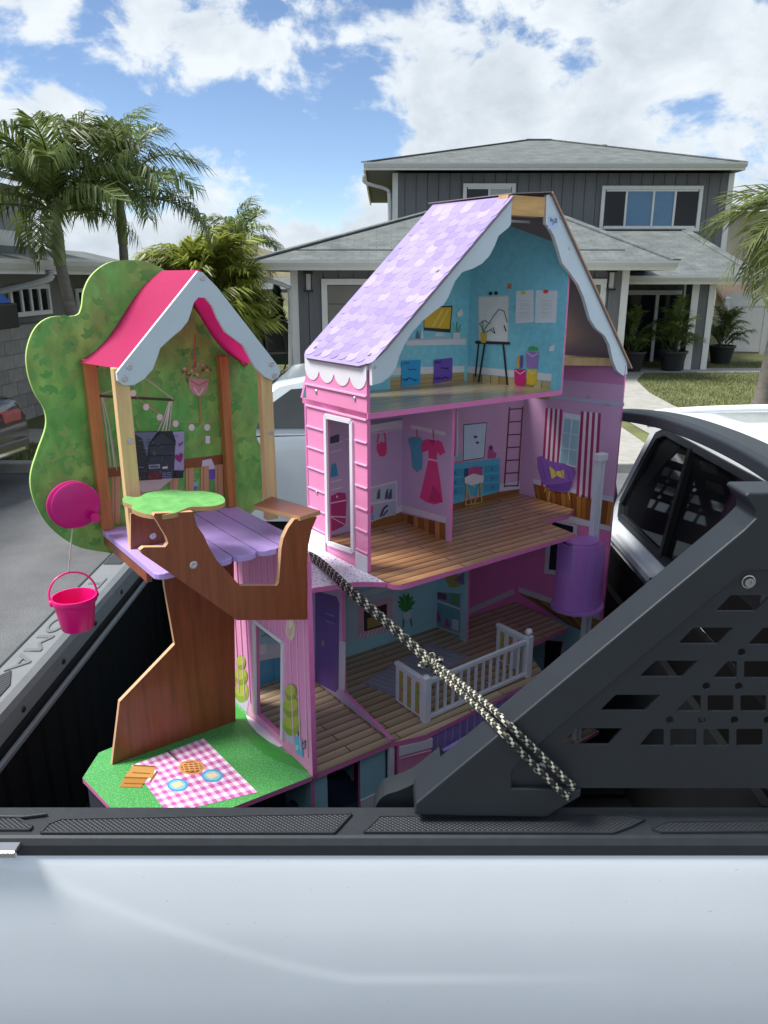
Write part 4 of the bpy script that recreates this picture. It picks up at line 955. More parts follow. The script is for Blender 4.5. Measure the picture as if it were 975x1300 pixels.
# --- walls
def wa(name, a, b0, b1, z0, z1, m, holes=(), t=TH, mats=None):
    """wall across depth at a; its face looks to -a"""
    g = G().slab([(a, b0, z0), (a, b1, z0), (a, b1, z1), (a, b0, z1)], (t, 0, 0), holes=holes, me=1, mb=2); return db(g, name, mats or [m, m_edge, m])
def wb(name, b, a0, a1, z0, z1, m): return db(G().slab([(a0, b, z0), (a1, b, z0), (a1, b, z1), (a0, b, z1)], (0, TH, 0), me=1), name, [m, m_edge])
wb('closet_back_wall', BK, .01, .317, Z2, Z3 - .013, m_lil); wb('bedroom_back_wall', BK, .318, .795, Z2, Z3 - .013, m_lilp)
wb('lounge_back_wall', BK, -.02, .46, Z1, Z2 - .012, m_teal); wb('magenta_back_wall', BK, .462, .80, Z1, Z2 - .012, m_mag)
wb('cellar_back_wall', BK, -.24, .80, Z0, Z1 - .012, m_teal)
wb('hall_back_wall', BK, -.235, -.021, Z1, Z2 - .012, m_teal)
# attic back wall follows the roof
db(G().slab([(.0, BK, Z3), (.553, BK, Z3), (.553, BK, 2.36), (.42, BK, 2.345), (.03, BK, 2.0)], (0, TH, 0), me=1), 'attic_back_wall', [m_blue1, m_edge])
# attic right wall
ar_d = Vector((.553 - .636, BK, 0)).normalized(); ar_n = Vector((-ar_d.y, ar_d.x, 0))
db(G().slab([(.636, 0, Z3 - .012), (.553, BK, Z3 - .012), (.553, BK, 2.34), (.590, .155, 2.33), (.636, 0, 2.265)], -ar_n * TH, me=1), 'attic_side_wall', [m_blue1, m_edge])
# closet partition
cp_d = Vector((.317 - .300, BK - .055, 0)).normalized(); cp_n = Vector((-cp_d.y, cp_d.x, 0))
db(G().slab([(.300, .055, Z2), (.317, BK, Z2), (.317, BK, Z3 - .013), (.300, .055, Z3 - .013)], -cp_n * TH, me=1), 'closet_partition', [m_lil, m_edge])
# tall right wall, lower and upper colours
RW0 = Vector((.885, -.015, 0)); RW1 = Vector((.795, BK, 0)); rw_d = (RW1 - RW0).normalized(); rw_n = Vector((-rw_d.y, rw_d.x, 0))
for nm, z0, z1, m in (('right_wall_lower', Z0, Z1 - .02, m_teal), ('right_wall_middle', Z1 - .02, Z2 - .045, m_mag), ('right_wall_upper', Z2 - .045, Z3 - .005, m_lilp), ('right_wall_top', Z3 - .005, 1.955, m_mag)):
    db(G().slab([Vector((p.x, p.y, z)) for p, z in ((RW0, z0), (RW1, z0), (RW1, z1), (RW0, z1))], -rw_n * TH, me=1), nm, [mat('pink_top', '#c97fb2', .45, .06, 20) if nm.endswith('top') else m, m_edge])
db(G().slab([Vector((.66, .20, 1.952)), Vector((.84, .05, 1.952)), Vector((.875, .0, 1.952)), Vector((.80, BK, 1.952)), Vector((.60, BK, 1.952))], (0, 0, .022)), 'wood_batten', m_pine)
# left siding wall with its door opening
hole = [on_pl(x, y, (0, 0, 0), (-1, 0, 0)) for x, y in ((414, 528), (447, 535), (449, 700), (417, 689))]
lw = wa('left_wall', 0.0, 0.0, .265, Z2, 2.0, m_pink, holes=[hole])
sc = [(x, 0) for x in ()]
top = []
for i in range(33): u = i / 32; top.append((u * .265, 1.979 - .024 * abs(math.sin(u * 4 * math.pi)) ** .6))
db(G().slab([(-.0015, b, z) for b, z in top] + [(-.0015, .265, 2.012), (-.0015, 0, 2.012)], (.008, 0, 0)), 'scalloped_fascia', mat('white_board', '#e4e2ea', .42, .03))
q = G(); hz = hole; c = Vector((-.002, 0, 0))
for i in range(4): q.bar(hz[i] + c, hz[(i + 1) % 4] + c, .011, .006, up=(1, 0, 0))
q.build('door_frame', mat('white_board', '#e4e2ea', .42, .03), lw)
m_line = mat('siding_line', '#f3b9d8', .4, .03)
zz = 1.935
for i in range(8):
    z = 1.945 - i * .053
    q = G(); lo, hi = hole[1].y - .012, hole[0].y + .012
    if z > 1.885: q.box(-.004, -.0005, .0, .265, z - .004, z)
    else: q.box(-.0035, -.0005, 0, lo, z - .003, z); q.box(-.0035, -.0005, hi, .265, z - .003, z)
    q.build('siding_ridge', m_line, lw)
for b0, b1 in ((0, hole[1].y - .012), (hole[0].y + .012, .265)): G().box(-.004, -.0005, b0, b1, Z2 + .001, Z2 + .04).build('skirting', mat('white_board', '#e4e2ea', .42, .03), lw)
m_scr = mat('screw_head', '#c9c4c8', .3, .05, metal=.6)
def screw(p, n, parent, r=.004):
    n = Vector(n).normalized(); u = n.orthogonal().normalized(); v = n.cross(u); g = G(); p = Vector(p)
    g.add([p + (u * math.cos(k * .5236) + v * math.sin(k * .5236)) * r + n * .0004 for k in range(12)] + [p + (u * math.cos(k * .5236) + v * math.sin(k * .5236)) * r * .75 + n * .002 for k in range(12)] + [p + (u * math.cos(k * .5236) + v * math.sin(k * .5236)) * r * .35 + n * .002 for k in range(12)] + [p + n * .0008],
          [(k, (k + 1) % 12, 12 + (k + 1) % 12, 12 + k) for k in range(12)] + [(12 + k, 12 + (k + 1) % 12, 24 + (k + 1) % 12, 24 + k) for k in range(12)] + [(24 + k, 24 + (k + 1) % 12, 36) for k in range(12)])
    o = g.build('screw', m_scr, parent)
    return o
for x, y in ((401, 497), (450, 506), (402, 625)): screw(on_pl(x, y, (-.001, 0, 0), (-1, 0, 0)), (-1, 0, 0), lw, .005)
# inner front post of the siding wall
# outer pink wall of the porch storey, with door
d0_ = [on_pl(x, y, (-.245, 0, 0), (-1, 0, 0)) for x, y in ((322, 760), (358, 770), (359, 938), (325, 906))]
d0_[0].z = d0_[1].z = 1.425
ow_pts = [(-.245, -.135, Z1 - .012), (-.245, .245, Z1 - .012), (-.245, .245, 1.665), (-.245, -.115, 1.665), (-.245, -.128, 1.66), (-.245, -.135, 1.647)]
ow = db(G().slab(ow_pts, (.012, 0, 0), holes=[d0_], me=1), 'porch_wall', [m_pinkwall, m_edge])
q = G(); c = Vector((-.002, 0, 0))
for i in range(3): q.bar(d0_[(i + 3) % 4 if i == 0 else i - 1 if i == 1 else 1] + c, d0_[0 if i == 0 else 1 if i == 1 else 2] + c, .010, .005, up=(1, 0, 0))
q.build('door_frame', mat('white_board', '#e4e2ea', .42, .03), ow)
for i in range(12):
    b = -.118 + i * .031
    if d0_[1].y - .008 < b < d0_[0].y + .008: segs = ((1.43, 1.66),)
    else: segs = ((Z1 + .04, 1.66),)
    for z0, z1 in segs: G().box(-.2475, -.2455, b - .0015, b + .0015, z0, z1).build('siding_ridge', m_line, ow)
# hall partition with wide opening, sloping sill left
db(G().slab([(-.03, -.133, Z1), (-.03, BK, Z1), (-.03, BK, Z2 - .013), (-.03, .07, Z2 - .013), (-.03, .07, 1.182), (-.03, -.133, 1.152)], (TH, 0, 0), me=1), 'hall_partition', [m_lil, m_edge])
# lounge partition with printed shelf
db(G().slab([(.46, .15, Z1), (.46, BK, Z1), (.46, BK, Z2 - .013), (.46, .15, Z2 - .013)], (TH, 0, 0), me=1), 'lounge_partition', [m_teal, m_edge])
# cellar walls
wa('cellar_outer_wall', -.245, -.125, .245, Z0, Z1 - .013, m_teal)
wa('cellar_partition', -.095, -.06, BK, Z0, Z1 - .013, m_teal); wa('cellar_partition', -.02, -.128, BK, Z0, Z1 - .013, m_teal)
pl_ = db(G().slab([(-.012, -.14, Z0), (.075, -.158, Z0), (.075, -.158, Z1 - .014), (-.012, -.14, Z1 - .014)], (0, TH, 0), me=1), 'cellar_front_panel', [m_pink, m_edge])
for i in range(6): q = G(); z = Z1 - .05 - i * .045; q.slab([(-.010, -.1412, z), (.073, -.1588, z), (.073, -.1588, z + .003), (-.010, -.1412, z + .003)], (0, -.002, 0)); q.build('siding_ridge', m_line, pl_)
q = G().slab([(-.012, -.1415, Z1 - .040), (.075, -.1595, Z1 - .040), (.075, -.1595, Z1 - .015), (-.012, -.1415, Z1 - .015)], (0, -.002, 0)); q.build('cornice', mat('white_board', '#e4e2ea', .42, .03), pl_)
for a0, a1 in ((-.243, -.198), (-.108, -.0345)):
    cw_ = wb('cellar_front_wall', -.118, a0, a1, Z0, Z1 - .013, m_teal); G().box(a0, a1, -.121, -.1185, Z0, Z0 + .21).build('skirting', mat('white_board', '#e4e2ea', .42, .03), cw_)
db(G().box(-.034, -.0215, -.136, -.126, Z0, Z1 - .013), 'white_post', mat('white_board', '#e4e2ea', .42, .03))
# drop-in balcony beam with violet board under the floor edge
bb = db(G().slab([(.08, -.150, Z1 - .07), (.53, -.118, Z1 - .07), (.53, -.118, Z1 - .014), (.08, -.150, Z1 - .014)], (0, TH, 0), me=1), 'balcony_apron', [pm('#a58ccf'), m_edge])
for i in range(16): a = .10 + i * .026; b = -.150 + (a - .08) * .032 / .45; G().box(a, a + .002, b - .0025, b - .0002, Z1 - .068, Z1 - .016).build('groove_ridge', pm('#c7b4e6'), bb)
q = G().bar((.08, -.185, Z1 - .055), (.46, -.155, Z1 - .045), .012, .03); o = db(q, 'slide_rail', pm('#8d7cc4'), bevel=.003)

# --- roof: lilac left slope with scale shingles, right slope, gables, ridge block
EA = Vector((-.010, -.022, 2.008)); RA = Vector((.402, -.022, 2.376)); sl = (RA - EA); sln = sl.length; su = sl.normalized(); sn = Vector((-su.z, 0, su.x))
Bfar = .272
rp = []
def RP(b, u): return EA + su * u + Vector((0, b + .022, 0))
cor = [RP(-.022, sln), RP(Bfar, sln), RP(Bfar, .02), RP(Bfar - .012, .006), RP(Bfar - .03, 0), RP(.02, 0), RP(.0, .008), RP(-.015, .03), RP(-.022, .06)]
roof = db(G().slab(cor, sn * -.006, me=1, mb=2), 'lilac_roof', [m_lroof, m_rawb, m_rawb])
roof_m = [mat('shingle_%d' % i, c, 0.45, .10, 60) for i, c in enumerate(('#9585bd', '#9b8bc1', '#a192c6', '#aa9dcc', '#8f7fb8'))]
sw, rh = .0362, .0235; tongue = [(-sw * .49, .040)] + [(sw * .49 * math.cos(R(180 + 180 * i / 8)), .012 + .015 * math.sin(R(180 + 180 * i / 8))) for i in range(9)] + [(sw * .49, .040)]
tms = []
for m in roof_m:
    g = G(); P = [Vector((x, y, .0003 + .0005 * (1 - y / .040))) for x, y in tongue]; g.slab(P, (0, 0, -.0004)); tms.append(new_mesh('shingle', g.V, g.F, m))
rows = int((sln - .03) / rh); rr = random.Random(5)
MX = Matrix((( 0, su.x, sn.x), (1, 0, sn.y), (0, su.z, sn.z)))
for i in range(rows):
    off = (sw / 2 if i % 2 else 0)
    for j in range(10):
        b = -.022 + .004 + sw * .5 + j * sw + off * .5 - .004
        if b + sw * .5 > Bfar: continue
        o = obj('shingle', tms[rr.choice((0, 1, 1, 2, 2, 3, 4))], roof); M4 = MX.to_4x4(); M4.translation = RP(b, .012 + i * rh) + sn * .0004; o.matrix_local = M4
for b in (.01, .24): screw(RP(b, .035) + sn * .002, sn, roof, .005)
screw(RP(.02, .30) + sn * .002, sn, roof, .005)
# right slope
EB = Vector((.905, -.022, 1.945)); RB = Vector((.532, -.022, 2.390)); s2 = (EB - RB); n2_ = Vector((-s2.z, 0, s2.x)).normalized()
if n2_.z < 0: n2_ = -n2_
rr_ = db(G().slab([RB, EB, EB + Vector((0, .31, 0)), RB + Vector((0, .31, 0))], n2_ * .004, me=1), 'right_roof', [m_rawb, m_mdf, m_lroof])
db(G().box(.395, .52, -.012, .02, 2.335, 2.379), 'ridge_block', mat('pine_block', '#cfa468', .6, .2, 5, stretch=(2, 14, 14)))
db(G().slab([(.40, -.02, 2.380), (.533, -.02, 2.391), (.533, .288, 2.391), (.40, .288, 2.380)], (0, 0, .002)), 'ridge_board', m_rawb)
db(G().slab([(.40, .06, 2.325), (.548, .06, 2.325), (.548, BK - .001, 2.345), (.40, BK - .001, 2.345)], (0, 0, .006)), 'attic_ceiling', mat('grey_ceiling', '#d6d2da', .7, .04))
Za = zoomfn(370, 230, 2.1667)
GL = [(221, 497), (606, 52), (604, 118), (598, 127), (570, 150), (558, 180), (545, 205), (525, 226), (500, 240), (470, 250), (450, 275), (432, 318), (418, 340), (395, 356), (360, 385), (330, 418), (310, 452), (297, 480), (288, 512), (270, 538), (250, 553), (222, 562)]
gl_ = db(G().slab([on_pl(x, y, (0, -.014, 0), (0, -1, 0)) for x, y in Za(GL)], (0, .010, 0), me=1), 'gable_board', [m_gab, mat('gable_edge', '#d9dde2', .5, .04)])
GR = [(701, 40), (708, 36), (718, 46), (922, 478), (924, 530), (912, 535), (896, 522), (885, 495), (875, 450), (862, 425), (838, 405), (822, 380), (805, 320), (790, 285), (765, 250), (745, 225), (735, 190), (722, 150), (708, 125), (700, 118)]
gr_ = db(G().slab([on_pl(x, y, (0, -.014, 0), (0, -1, 0)) for x, y in Za(GR)], (0, .010, 0), me=1), 'gable_board', [m_gab, mat('gable_edge', '#d9dde2', .5, .04)])
for x, y in Za([(230, 512), (487, 190), (765, 185), (740, 100)]): screw(on_pl(x, y, (0, -.0142, 0), (0, -1, 0)), (0, -1, 0), gl_ if x < 640 else gr_, .004)
# --- lift: white track and violet car
ec = Vector((.765, -.045, 0))
tr = db(G().box(ec.x - .013, ec.x + .013, ec.y - .006, ec.y + .006, Z0, 1.70), 'lift_track', mat('white_plastic', '#dcdce6', .35, .03))
for s in (-1, 1): G().box(ec.x + s * .0095 - .004, ec.x + s * .0095 + .004, ec.y - .011, ec.y - .0061, Z0, 1.699).build('track_rib', mat('white_plastic', '#dcdce6', .35, .03), tr)
G().box(ec.x - .019, ec.x + .019, ec.y - .015, ec.y + .009, 1.7005, 1.722).build('track_cap', mat('white_plastic', '#dcdce6', .35, .03), tr, bevel=.002)
m_vio = mat('violet_plastic', '#cf90f0', .3, .04, 6, alpha=.45, spec=.5)
cc = Vector((.705, -.055, 0)); lc = empty('lift_car', cc + OFF + Vector((0, 0, 1.275))); lc.parent = dh
R0 = .074
disc = [(R0 * 1.09 * math.cos(R(a)), R0 * .98 * math.sin(R(a))) for a in range(0, 360, 12)]
G().slab([(x, y, .008) for x, y in disc], (0, 0, -.010)).build('base', m_vio, lc, bevel=.002)
V = []; Fc = []; aa = list(range(-245, 30, 11)); g = G()
inn = [(R0 * .93 * math.cos(R(a)), R0 * .78 * math.sin(R(a))) for a in aa]; ou = [(R0 * math.cos(R(a)), R0 * .84 * math.sin(R(a))) for a in aa]
def hgt(a): return .205 if a < -60 else .20 if a < -30 else (.150 if a < 5 else .11)
for i in range(len(aa) - 1):
    h = hgt(aa[i]); g.hexa([(ou[i][0], ou[i][1], .008), (ou[i + 1][0], ou[i + 1][1], .008), (inn[i + 1][0], inn[i + 1][1], .008), (inn[i][0], inn[i][1], .008)], [(ou[i][0], ou[i][1], h), (ou[i + 1][0], ou[i + 1][1], h), (inn[i + 1][0], inn[i + 1][1], h), (inn[i][0], inn[i][1], h)])
g.build('wall', m_vio, lc, bevel=.0015)
G().slab([(x * .72, y * .72, .20) for x, y in ou], (0, 0, .006)).build('top_ring', m_vio, lc)
G().box(.040, .062, -.012, .026, .01, .19).build('back_block', m_vio, lc, bevel=.003)
# --- balcony railing
m_wp = mat('white_plastic', '#dcdce6', .35, .03)
bal = empty('balcony_railing', OFF + Vector((0, 0, Z1))); bal.parent = dh
A_, B_ = Vector((.092, -.112, 0)), Vector((.458, -.100, 0)); hR = .112
for P in (A_, B_):
    G().box(P.x - .010, P.x + .010, P.y - .010, P.y + .010, .0005, hR + .012).build('post', m_wp, bal, bevel=.0015)
q = G().lathe([(0, -.011), (.006, -.009), (.0095, -.004), (.0105, 0), (.0095, .005), (.006, .009), (0, .0108)], B_ + Vector((0, 0, hR + .022)), 14); q.build('ball_finial', m_wp, bal, smooth=True)
q = G().lathe([(0.004, .0121), (.008, .0125), (.007, .015), (0, .016)], A_ + Vector((0, 0, hR)), 14); q.build('post_cap', m_wp, bal, smooth=True)
X0, X1 = A_ + Vector((.0105, 0, 0)), B_ - Vector((.0105, 0, 0))
for z, h in ((hR - .004, .012), (.010, .010)): G().bar(X0 + Vector((0, 0, z)), X1 + Vector((0, 0, z)), .010, h).build('rail', m_wp, bal, bevel=.001)
nb = 13
for i in range(1, nb): p = X0.lerp(X1, i / nb); G().box(p.x - .0032, p.x + .0032, p.y - .003, p.y + .003, .0152, hR - .0102).build('baluster', m_wp, bal)
m_flor = mat('floral_print', '#8fae4a', .45, 0); t_, b_ = nodes_of(m_flor); tcn = t_.nodes.new('ShaderNodeTexCoord'); vo = t_.nodes.new('ShaderNodeTexVoronoi'); vo.inputs['Scale'].default_value = 95; t_.links.new(tcn.outputs['Object'], vo.inputs[0])
r = t_.nodes.new('ShaderNodeValToRGB'); r.color_ramp.interpolation = 'CONSTANT'; r.color_ramp.elements[0].color = (*lin('#e0427d'), 1); r.color_ramp.elements[1].position = .42; r.color_ramp.elements[1].color = (*lin('#93b04a'), 1); e_ = r.color_ramp.elements.new(.18); e_.color = (*lin('#f3d7a0'), 1); e_ = r.color_ramp.elements.new(.24); e_.color = (*lin('#d9376f'), 1)
t_.links.new(vo.outputs['Distance'], r.inputs[0]); t_.links.new(r.outputs[0], b_.inputs['Base Color'])
for P in (A_, B_):
    s = G().box(P.x - .004, P.x + .004, P.y + .0105, P.y + .118, .004, hR - .006).build('side_panel', m_wp, bal, bevel=.001)
    G().box(P.x - .007, P.x + .007, P.y + .0105, P.y + .12, hR - .006, hR + .003).build('panel_cap', m_wp, s, bevel=.001)
    for k in range(3): y = P.y + .020 + k * .033; G().box(P.x - .0052, P.x - .0042, y, y + .015, .012, hR - .014).build('floral_strip', m_flor, s)
# ------------------------------------------------------------------ printed pictures inside the rooms
nB = (0, -1, 0); nA = (-1, 0, 0)
W_ = '#dfdde8'; BR = ('#a8703f', '#7d4a26', '#b98350', '#8f5a30')
def strip(p0, n, zf, top, bot, cols, name, fan=None):
    """printed skirting floor strip: slanted boards between two lines"""
    s = Print(p0, n, zf); k = s.k
    nn = len(cols) if fan is None else fan
    for i in range(nn):
        s.k = 1; u0, u1 = i / nn, (i + 1) / nn
        def at(l, u): return (l[0][0] + (l[1][0] - l[0][0]) * u, l[0][1] + (l[1][1] - l[0][1]) * u)
        s.p([at(top, u0), at(top, u1), at(bot, u1), at(bot, u0)], cols[i % len(cols)])
    return s
# closet back wall
Zc = zoomfn(380, 520, 4.875)
c_ = Print((0, BK, 0), nB, Zc)
c_.p([(440, 95), (690, 55), (690, 105), (440, 140)], '#d9d6e6').p([(440, 65), (640, 48), (690, 55), (440, 95)], '#8f86a3')
c_.l([(280, 185), (440, 150), (690, 112)], 10, '#cfcbe0')
c_.done('printed_shelf')
b_ = Print((0, BK, 0), nB, Zc); b_.l([(482, 205), (490, 150), (505, 125), (520, 128), (530, 160), (532, 210)], 9, '#d8427f').p([(478, 215), (510, 198), (540, 212), (540, 265), (525, 290), (495, 288), (478, 255)], '#e0467f'); b_.done('printed_handbag')
s_ = Print((0, BK, 0), nB, Zc); s_.p([(428, 480), (605, 437), (605, 660), (428, 700)], '#d6d6e4').p([(432, 492), (596, 452), (596, 555), (432, 575)], '#b9bfd4').p([(432, 590), (596, 562), (596, 650), (432, 690)], '#aeb8d2')
for x in (480, 530, 552): s_.p([(x, 520), (x + 10, 490), (x + 18, 490), (x + 20, 548), (x - 4, 556)], '#4b5f74')
s_.p([(432, 600), (455, 596), (455, 640), (432, 645)], '#e05d92').p([(432, 650), (458, 645), (458, 680), (432, 686)], '#55b4cf').l([(500, 660), (520, 610), (545, 590)], 12, '#3c4254').l([(515, 655), (545, 620)], 9, '#3c4254'); s_.done('printed_shoe_rack')
u_ = Print((0, BK, 0), nB, Zc); u_.p([(195, 535), (240, 512), (285, 515), (292, 560), (285, 715), (200, 755), (188, 700)], '#b8357e').l([(188, 580), (290, 560)], 7, '#e9d3e6').l([(188, 660), (288, 665)], 7, '#e9d3e6').l([(188, 660), (240, 690), (288, 715)], 5, '#e9d3e6').e(232, 538, 6, 7, '#f0cfe2'); u_.done('printed_suitcase')
h_ = Print((0, BK, 0), nB, Zc)
for y in (205, 255, 440, 490): h_.l([(185, y + 12), (265, y - 10)], 9, '#d7d4e4')
h_.p([(190, 420), (200, 340), (225, 330), (240, 410)], '#3a9cc4').p([(190, 170), (245, 150), (245, 200), (190, 212)], '#4d4a63'); h_.done('printed_wall_shelf', split=True)
# closet partition
p0 = (.300, .055, 0); n_ = cp_n
d_ = Print(p0, n_, Zc); d_.l([(690, 105), (905, 150)], 24, '#d9d6e6'); d_.l([(730, 120), (728, 160), (735, 172)], 7, '#a47a4a').l([(830, 125), (832, 180)], 7, '#a47a4a'); d_.done('printed_clothes_rail')
d_ = Print(p0, n_, Zc); d_.p([(670, 180), (700, 168), (750, 170), (766, 200), (762, 365), (728, 388), (700, 360), (690, 250)], '#4ba3c0'); d_.done('printed_blue_top')
d_ = Print(p0, n_, Zc); d_.p([(765, 190), (800, 180), (825, 200), (860, 188), (885, 205), (905, 265), (872, 285), (855, 262), (850, 310), (870, 420), (890, 570), (840, 588), (790, 575), (745, 545), (775, 420), (800, 310), (800, 250), (765, 265), (752, 240)], '#dd3f87').p([(830, 460), (870, 520), (885, 575), (800, 570)], '#c02c74').l([(800, 305), (855, 318)], 9, '#f0cfd9').p([(805, 185), (845, 188), (828, 225)], '#c02c74'); d_.done('printed_dress')
d_ = Print(p0, n_, Zc); d_.p([(635, 588), (910, 665), (905, 700), (635, 628)], '#d5d2e2'); d_.done('printed_skirting', split=True)
def fanstrip(p0, n, zf, T, Bm, nn, cols, name):
    s = Print(p0, n, zf)
    for i in range(nn):
        def at(l, u): return (l[0][0] + (l[1][0] - l[0][0]) * u, l[0][1] + (l[1][1] - l[0][1]) * u)
        s.k = 1; s.p([at(T, i / nn), at(T, (i + 1) / nn), at(Bm, (i + 1) / nn), at(Bm, i / nn)], cols[i % len(cols)])
        s.k = 2; s.l([at(T, i / nn), at(Bm, i / nn)], 3.0, '#5d371c')
    s.done(name)
fanstrip(p0, n_, Zc, [(640, 640), (905, 705)], [(640, 690), (905, 815)], 8, BR, 'printed_boards')
d_ = Print((0, BK, 0), nB, Zc); d_.p([(428, 700), (640, 628), (640, 680), (428, 760)], '#9a6436'); d_.p([(600, 598), (640, 590), (640, 628), (600, 645)], '#d5d2e2'); d_.done('printed_boards')
# bedroom back wall
Zd = zoomfn(560, 490, 4.0625)
d_ = Print((0, BK, 0), nB, Zd)
for x in (52, 66, 80): d_.p([(x, 128), (x + 8, 126), (x + 6, 360), (x - 2, 366)], '#8d2f6e' if x == 66 else '#e3d3e6')
d_.done('printed_curtain')
d_ = Print((0, BK, 0), nB, Zd); d_.p([(115, 198), (237, 186), (222, 372), (112, 388)], '#5b4a5c').p([(118, 203), (233, 191), (218, 368), (115, 383)], '#c3d4e8').e(176, 262, 11, 7, '#7a2f63').e(186, 292, 9, 6, '#7a2f63'); d_.done('printed_mirror')
d_ = Print((0, BK, 0), nB, Zd); d_.p([(42, 400), (305, 372), (303, 565), (205, 575), (200, 560), (118, 575), (110, 600), (40, 612)], '#5bb4d6')
for y in (430, 478, 525):
    d_.p([(50, y), (112, y - 7), (112, y + 32), (50, y + 39)], '#4a9fc6').p([(222, y - 18), (296, y - 26), (296, y + 10), (222, y + 18)], '#4a9fc6').e(72, y + 18, 6, 8, '#3b7ea3').e(262, y - 4, 6, 8, '#3b7ea3')
d_.p([(118, 425), (210, 415), (205, 470), (118, 480)], '#2f5c86'); d_.done('printed_dresser')
d_ = Print((0, BK, 0), nB, Zd, k=20); d_.p([(132, 425), (175, 412), (208, 420), (205, 465), (135, 478)], '#c1528c').p([(115, 470), (160, 450), (215, 462), (212, 495), (150, 512), (116, 498)], '#e3dde6').l([(128, 505), (120, 620)], 6, '#c7ab62').l([(195, 495), (205, 605)], 6, '#c7ab62').l([(125, 525), (158, 625), (190, 520)], 6, '#c7ab62').l([(122, 610), (204, 598)], 5, '#c7ab62'); d_.done('printed_stool')
d_ = Print((0, BK, 0), nB, Zd); d_.p([(72, 350), (88, 330), (108, 345), (110, 385), (60, 392)], '#9fb7cc').p([(240, 330), (262, 305), (270, 340), (285, 345), (280, 372), (238, 375)], '#b65a8e').p([(55, 392), (118, 384), (118, 396), (55, 404)], '#d07aa2').e(255, 318, 10, 12, '#5d3a5a'); d_.done('printed_trinket', split=True)
d_ = Print((0, BK, 0), nB, Zd); d_.l([(353, 108), (325, 525)], 7, '#6b4238').l([(420, 106), (395, 520)], 7, '#6b4238')
for i in range(7): y = 120 + i * 66; x0 = 352 - i * 4.4; d_.l([(x0, y), (x0 + 68 - i * .6, y - 4)], 6, '#6b4238')
d_.done('printed_ladder')
d_ = Print((0, BK, 0), nB, Zd); d_.p([(300, 505), (475, 478), (520, 490), (520, 515), (300, 545)], '#d0cade'); d_.p([(30, 618), (300, 545), (520, 515), (520, 560), (30, 670)], '#8d5a30'); d_.done('printed_skirting', split=True)
# right wall upper: curtains, window, armchair
pr0 = RW0; nr = rw_n
d_ = Print(pr0, nr, Zd)
for x0, x1 in ((540, 625), (722, 825)):
    for i in range(7): u0 = x0 + (x1 - x0) * i / 7; u1 = x0 + (x1 - x0) * (i + 1) / 7; sl_ = 25; d_.k = 1; d_.p([(u0, 112 + (u0 - 540) * .1), (u1, 112 + (u1 - 540) * .1), (u1 - sl_, 520 + (u1 - 540) * .25), (u0 - sl_, 520 + (u0 - 540) * .25)], '#a82a66' if i % 2 == 0 else '#e6d4e2')
d_.done('printed_curtains')
d_ = Print(pr0, nr, Zd, k=8); d_.p([(632, 135), (722, 150), (700, 420), (608, 400)], '#dfe3ee').p([(638, 165), (716, 178), (697, 412), (615, 395)], '#9fc3d2')
d_.l([(677, 170), (655, 404)], 5, '#dfe3ee').l([(632, 240), (711, 253)], 4, '#dfe3ee').l([(624, 318), (704, 332)], 4, '#dfe3ee'); d_.done('printed_window')
d_ = Print(pr0, nr, Zd, k=12); d_.p([(497, 365), (520, 360), (560, 385), (640, 400), (690, 425), (697, 445), (665, 535), (640, 548), (575, 540), (520, 495), (500, 420)], '#8a5bb0').p([(545, 510), (600, 505), (680, 490), (660, 540), (580, 542)], '#6f449c').p([(560, 412), (598, 440), (635, 432), (638, 478), (600, 462), (572, 478)], '#d9c05c')
for x in (520, 550, 582, 615, 650): d_.l([(x, 385 + (x - 520) * .3), (x + 22, 480 + (x - 520) * .1)], 3, '#6f449c')
d_.l([(565, 540), (555, 590)], 7, '#c7ab62').l([(660, 545), (668, 585)], 6, '#c7ab62').l([(545, 520), (535, 545)], 5, '#c7ab62'); d_.done('printed_armchair')
d_ = Print(pr0, nr, Zd); d_.p([(475, 478), (520, 490), (700, 535), (890, 572), (888, 600), (700, 560), (520, 515), (475, 502)], '#d0cade').p([(580, 672), (870, 722), (870, 745), (560, 690)], '#d6d2e0'); d_.p([(560, 45), (945, 85), (945, 105), (560, 62)], '#b9b8cf'); d_.done('printed_skirting', split=True)
fanstrip(pr0, nr, Zd, [(478, 505), (890, 600)], [(500, 620), (870, 722)], 15, ('#a8642a', '#8a4f20', '#b87634'), 'printed_boards')
# right wall lower window (dark)
Ze = zoomfn(640, 640, 5.906)
d_ = Print(pr0, nr, Ze); d_.p([(470, 85), (800, 165), (800, 205), (460, 120)], '#d6d2e0'); d_.p([(330, 110), (550, 160), (520, 540), (300, 520)], '#d3d0de').p([(362, 130), (520, 168), (500, 505), (335, 490)], '#14182a').l([(355, 350), (510, 375)], 6, '#2d3450'); d_.done('printed_window')
d_ = Print(pr0, nr, Ze); d_.p([(110, 620), (720, 830), (715, 870), (110, 660)], '#c9c5d4'); d_.done('printed_skirting', split=True)
fanstrip(pr0, nr, Ze, [(110, 665), (720, 872)], [(480, 900), (700, 1010)], 9, ('#96764e', '#7a5c3a', '#a38458'), 'printed_boards')
d_ = Print(pr0, nr, Ze); d_.p([(300, 1010), (470, 1010), (450, 1180), (300, 1260)], '#cfccd8').p([(310, 1020), (440, 1030), (415, 1170), (300, 1250)], '#0f1420'); d_.done('printed_window')
d_ = Print((0, BK, 0), nB, Ze); d_.p([(-280, 790), (95, 622), (110, 660), (-280, 830)], '#c9c5d4'); d_.done('printed_skirting', split=True)
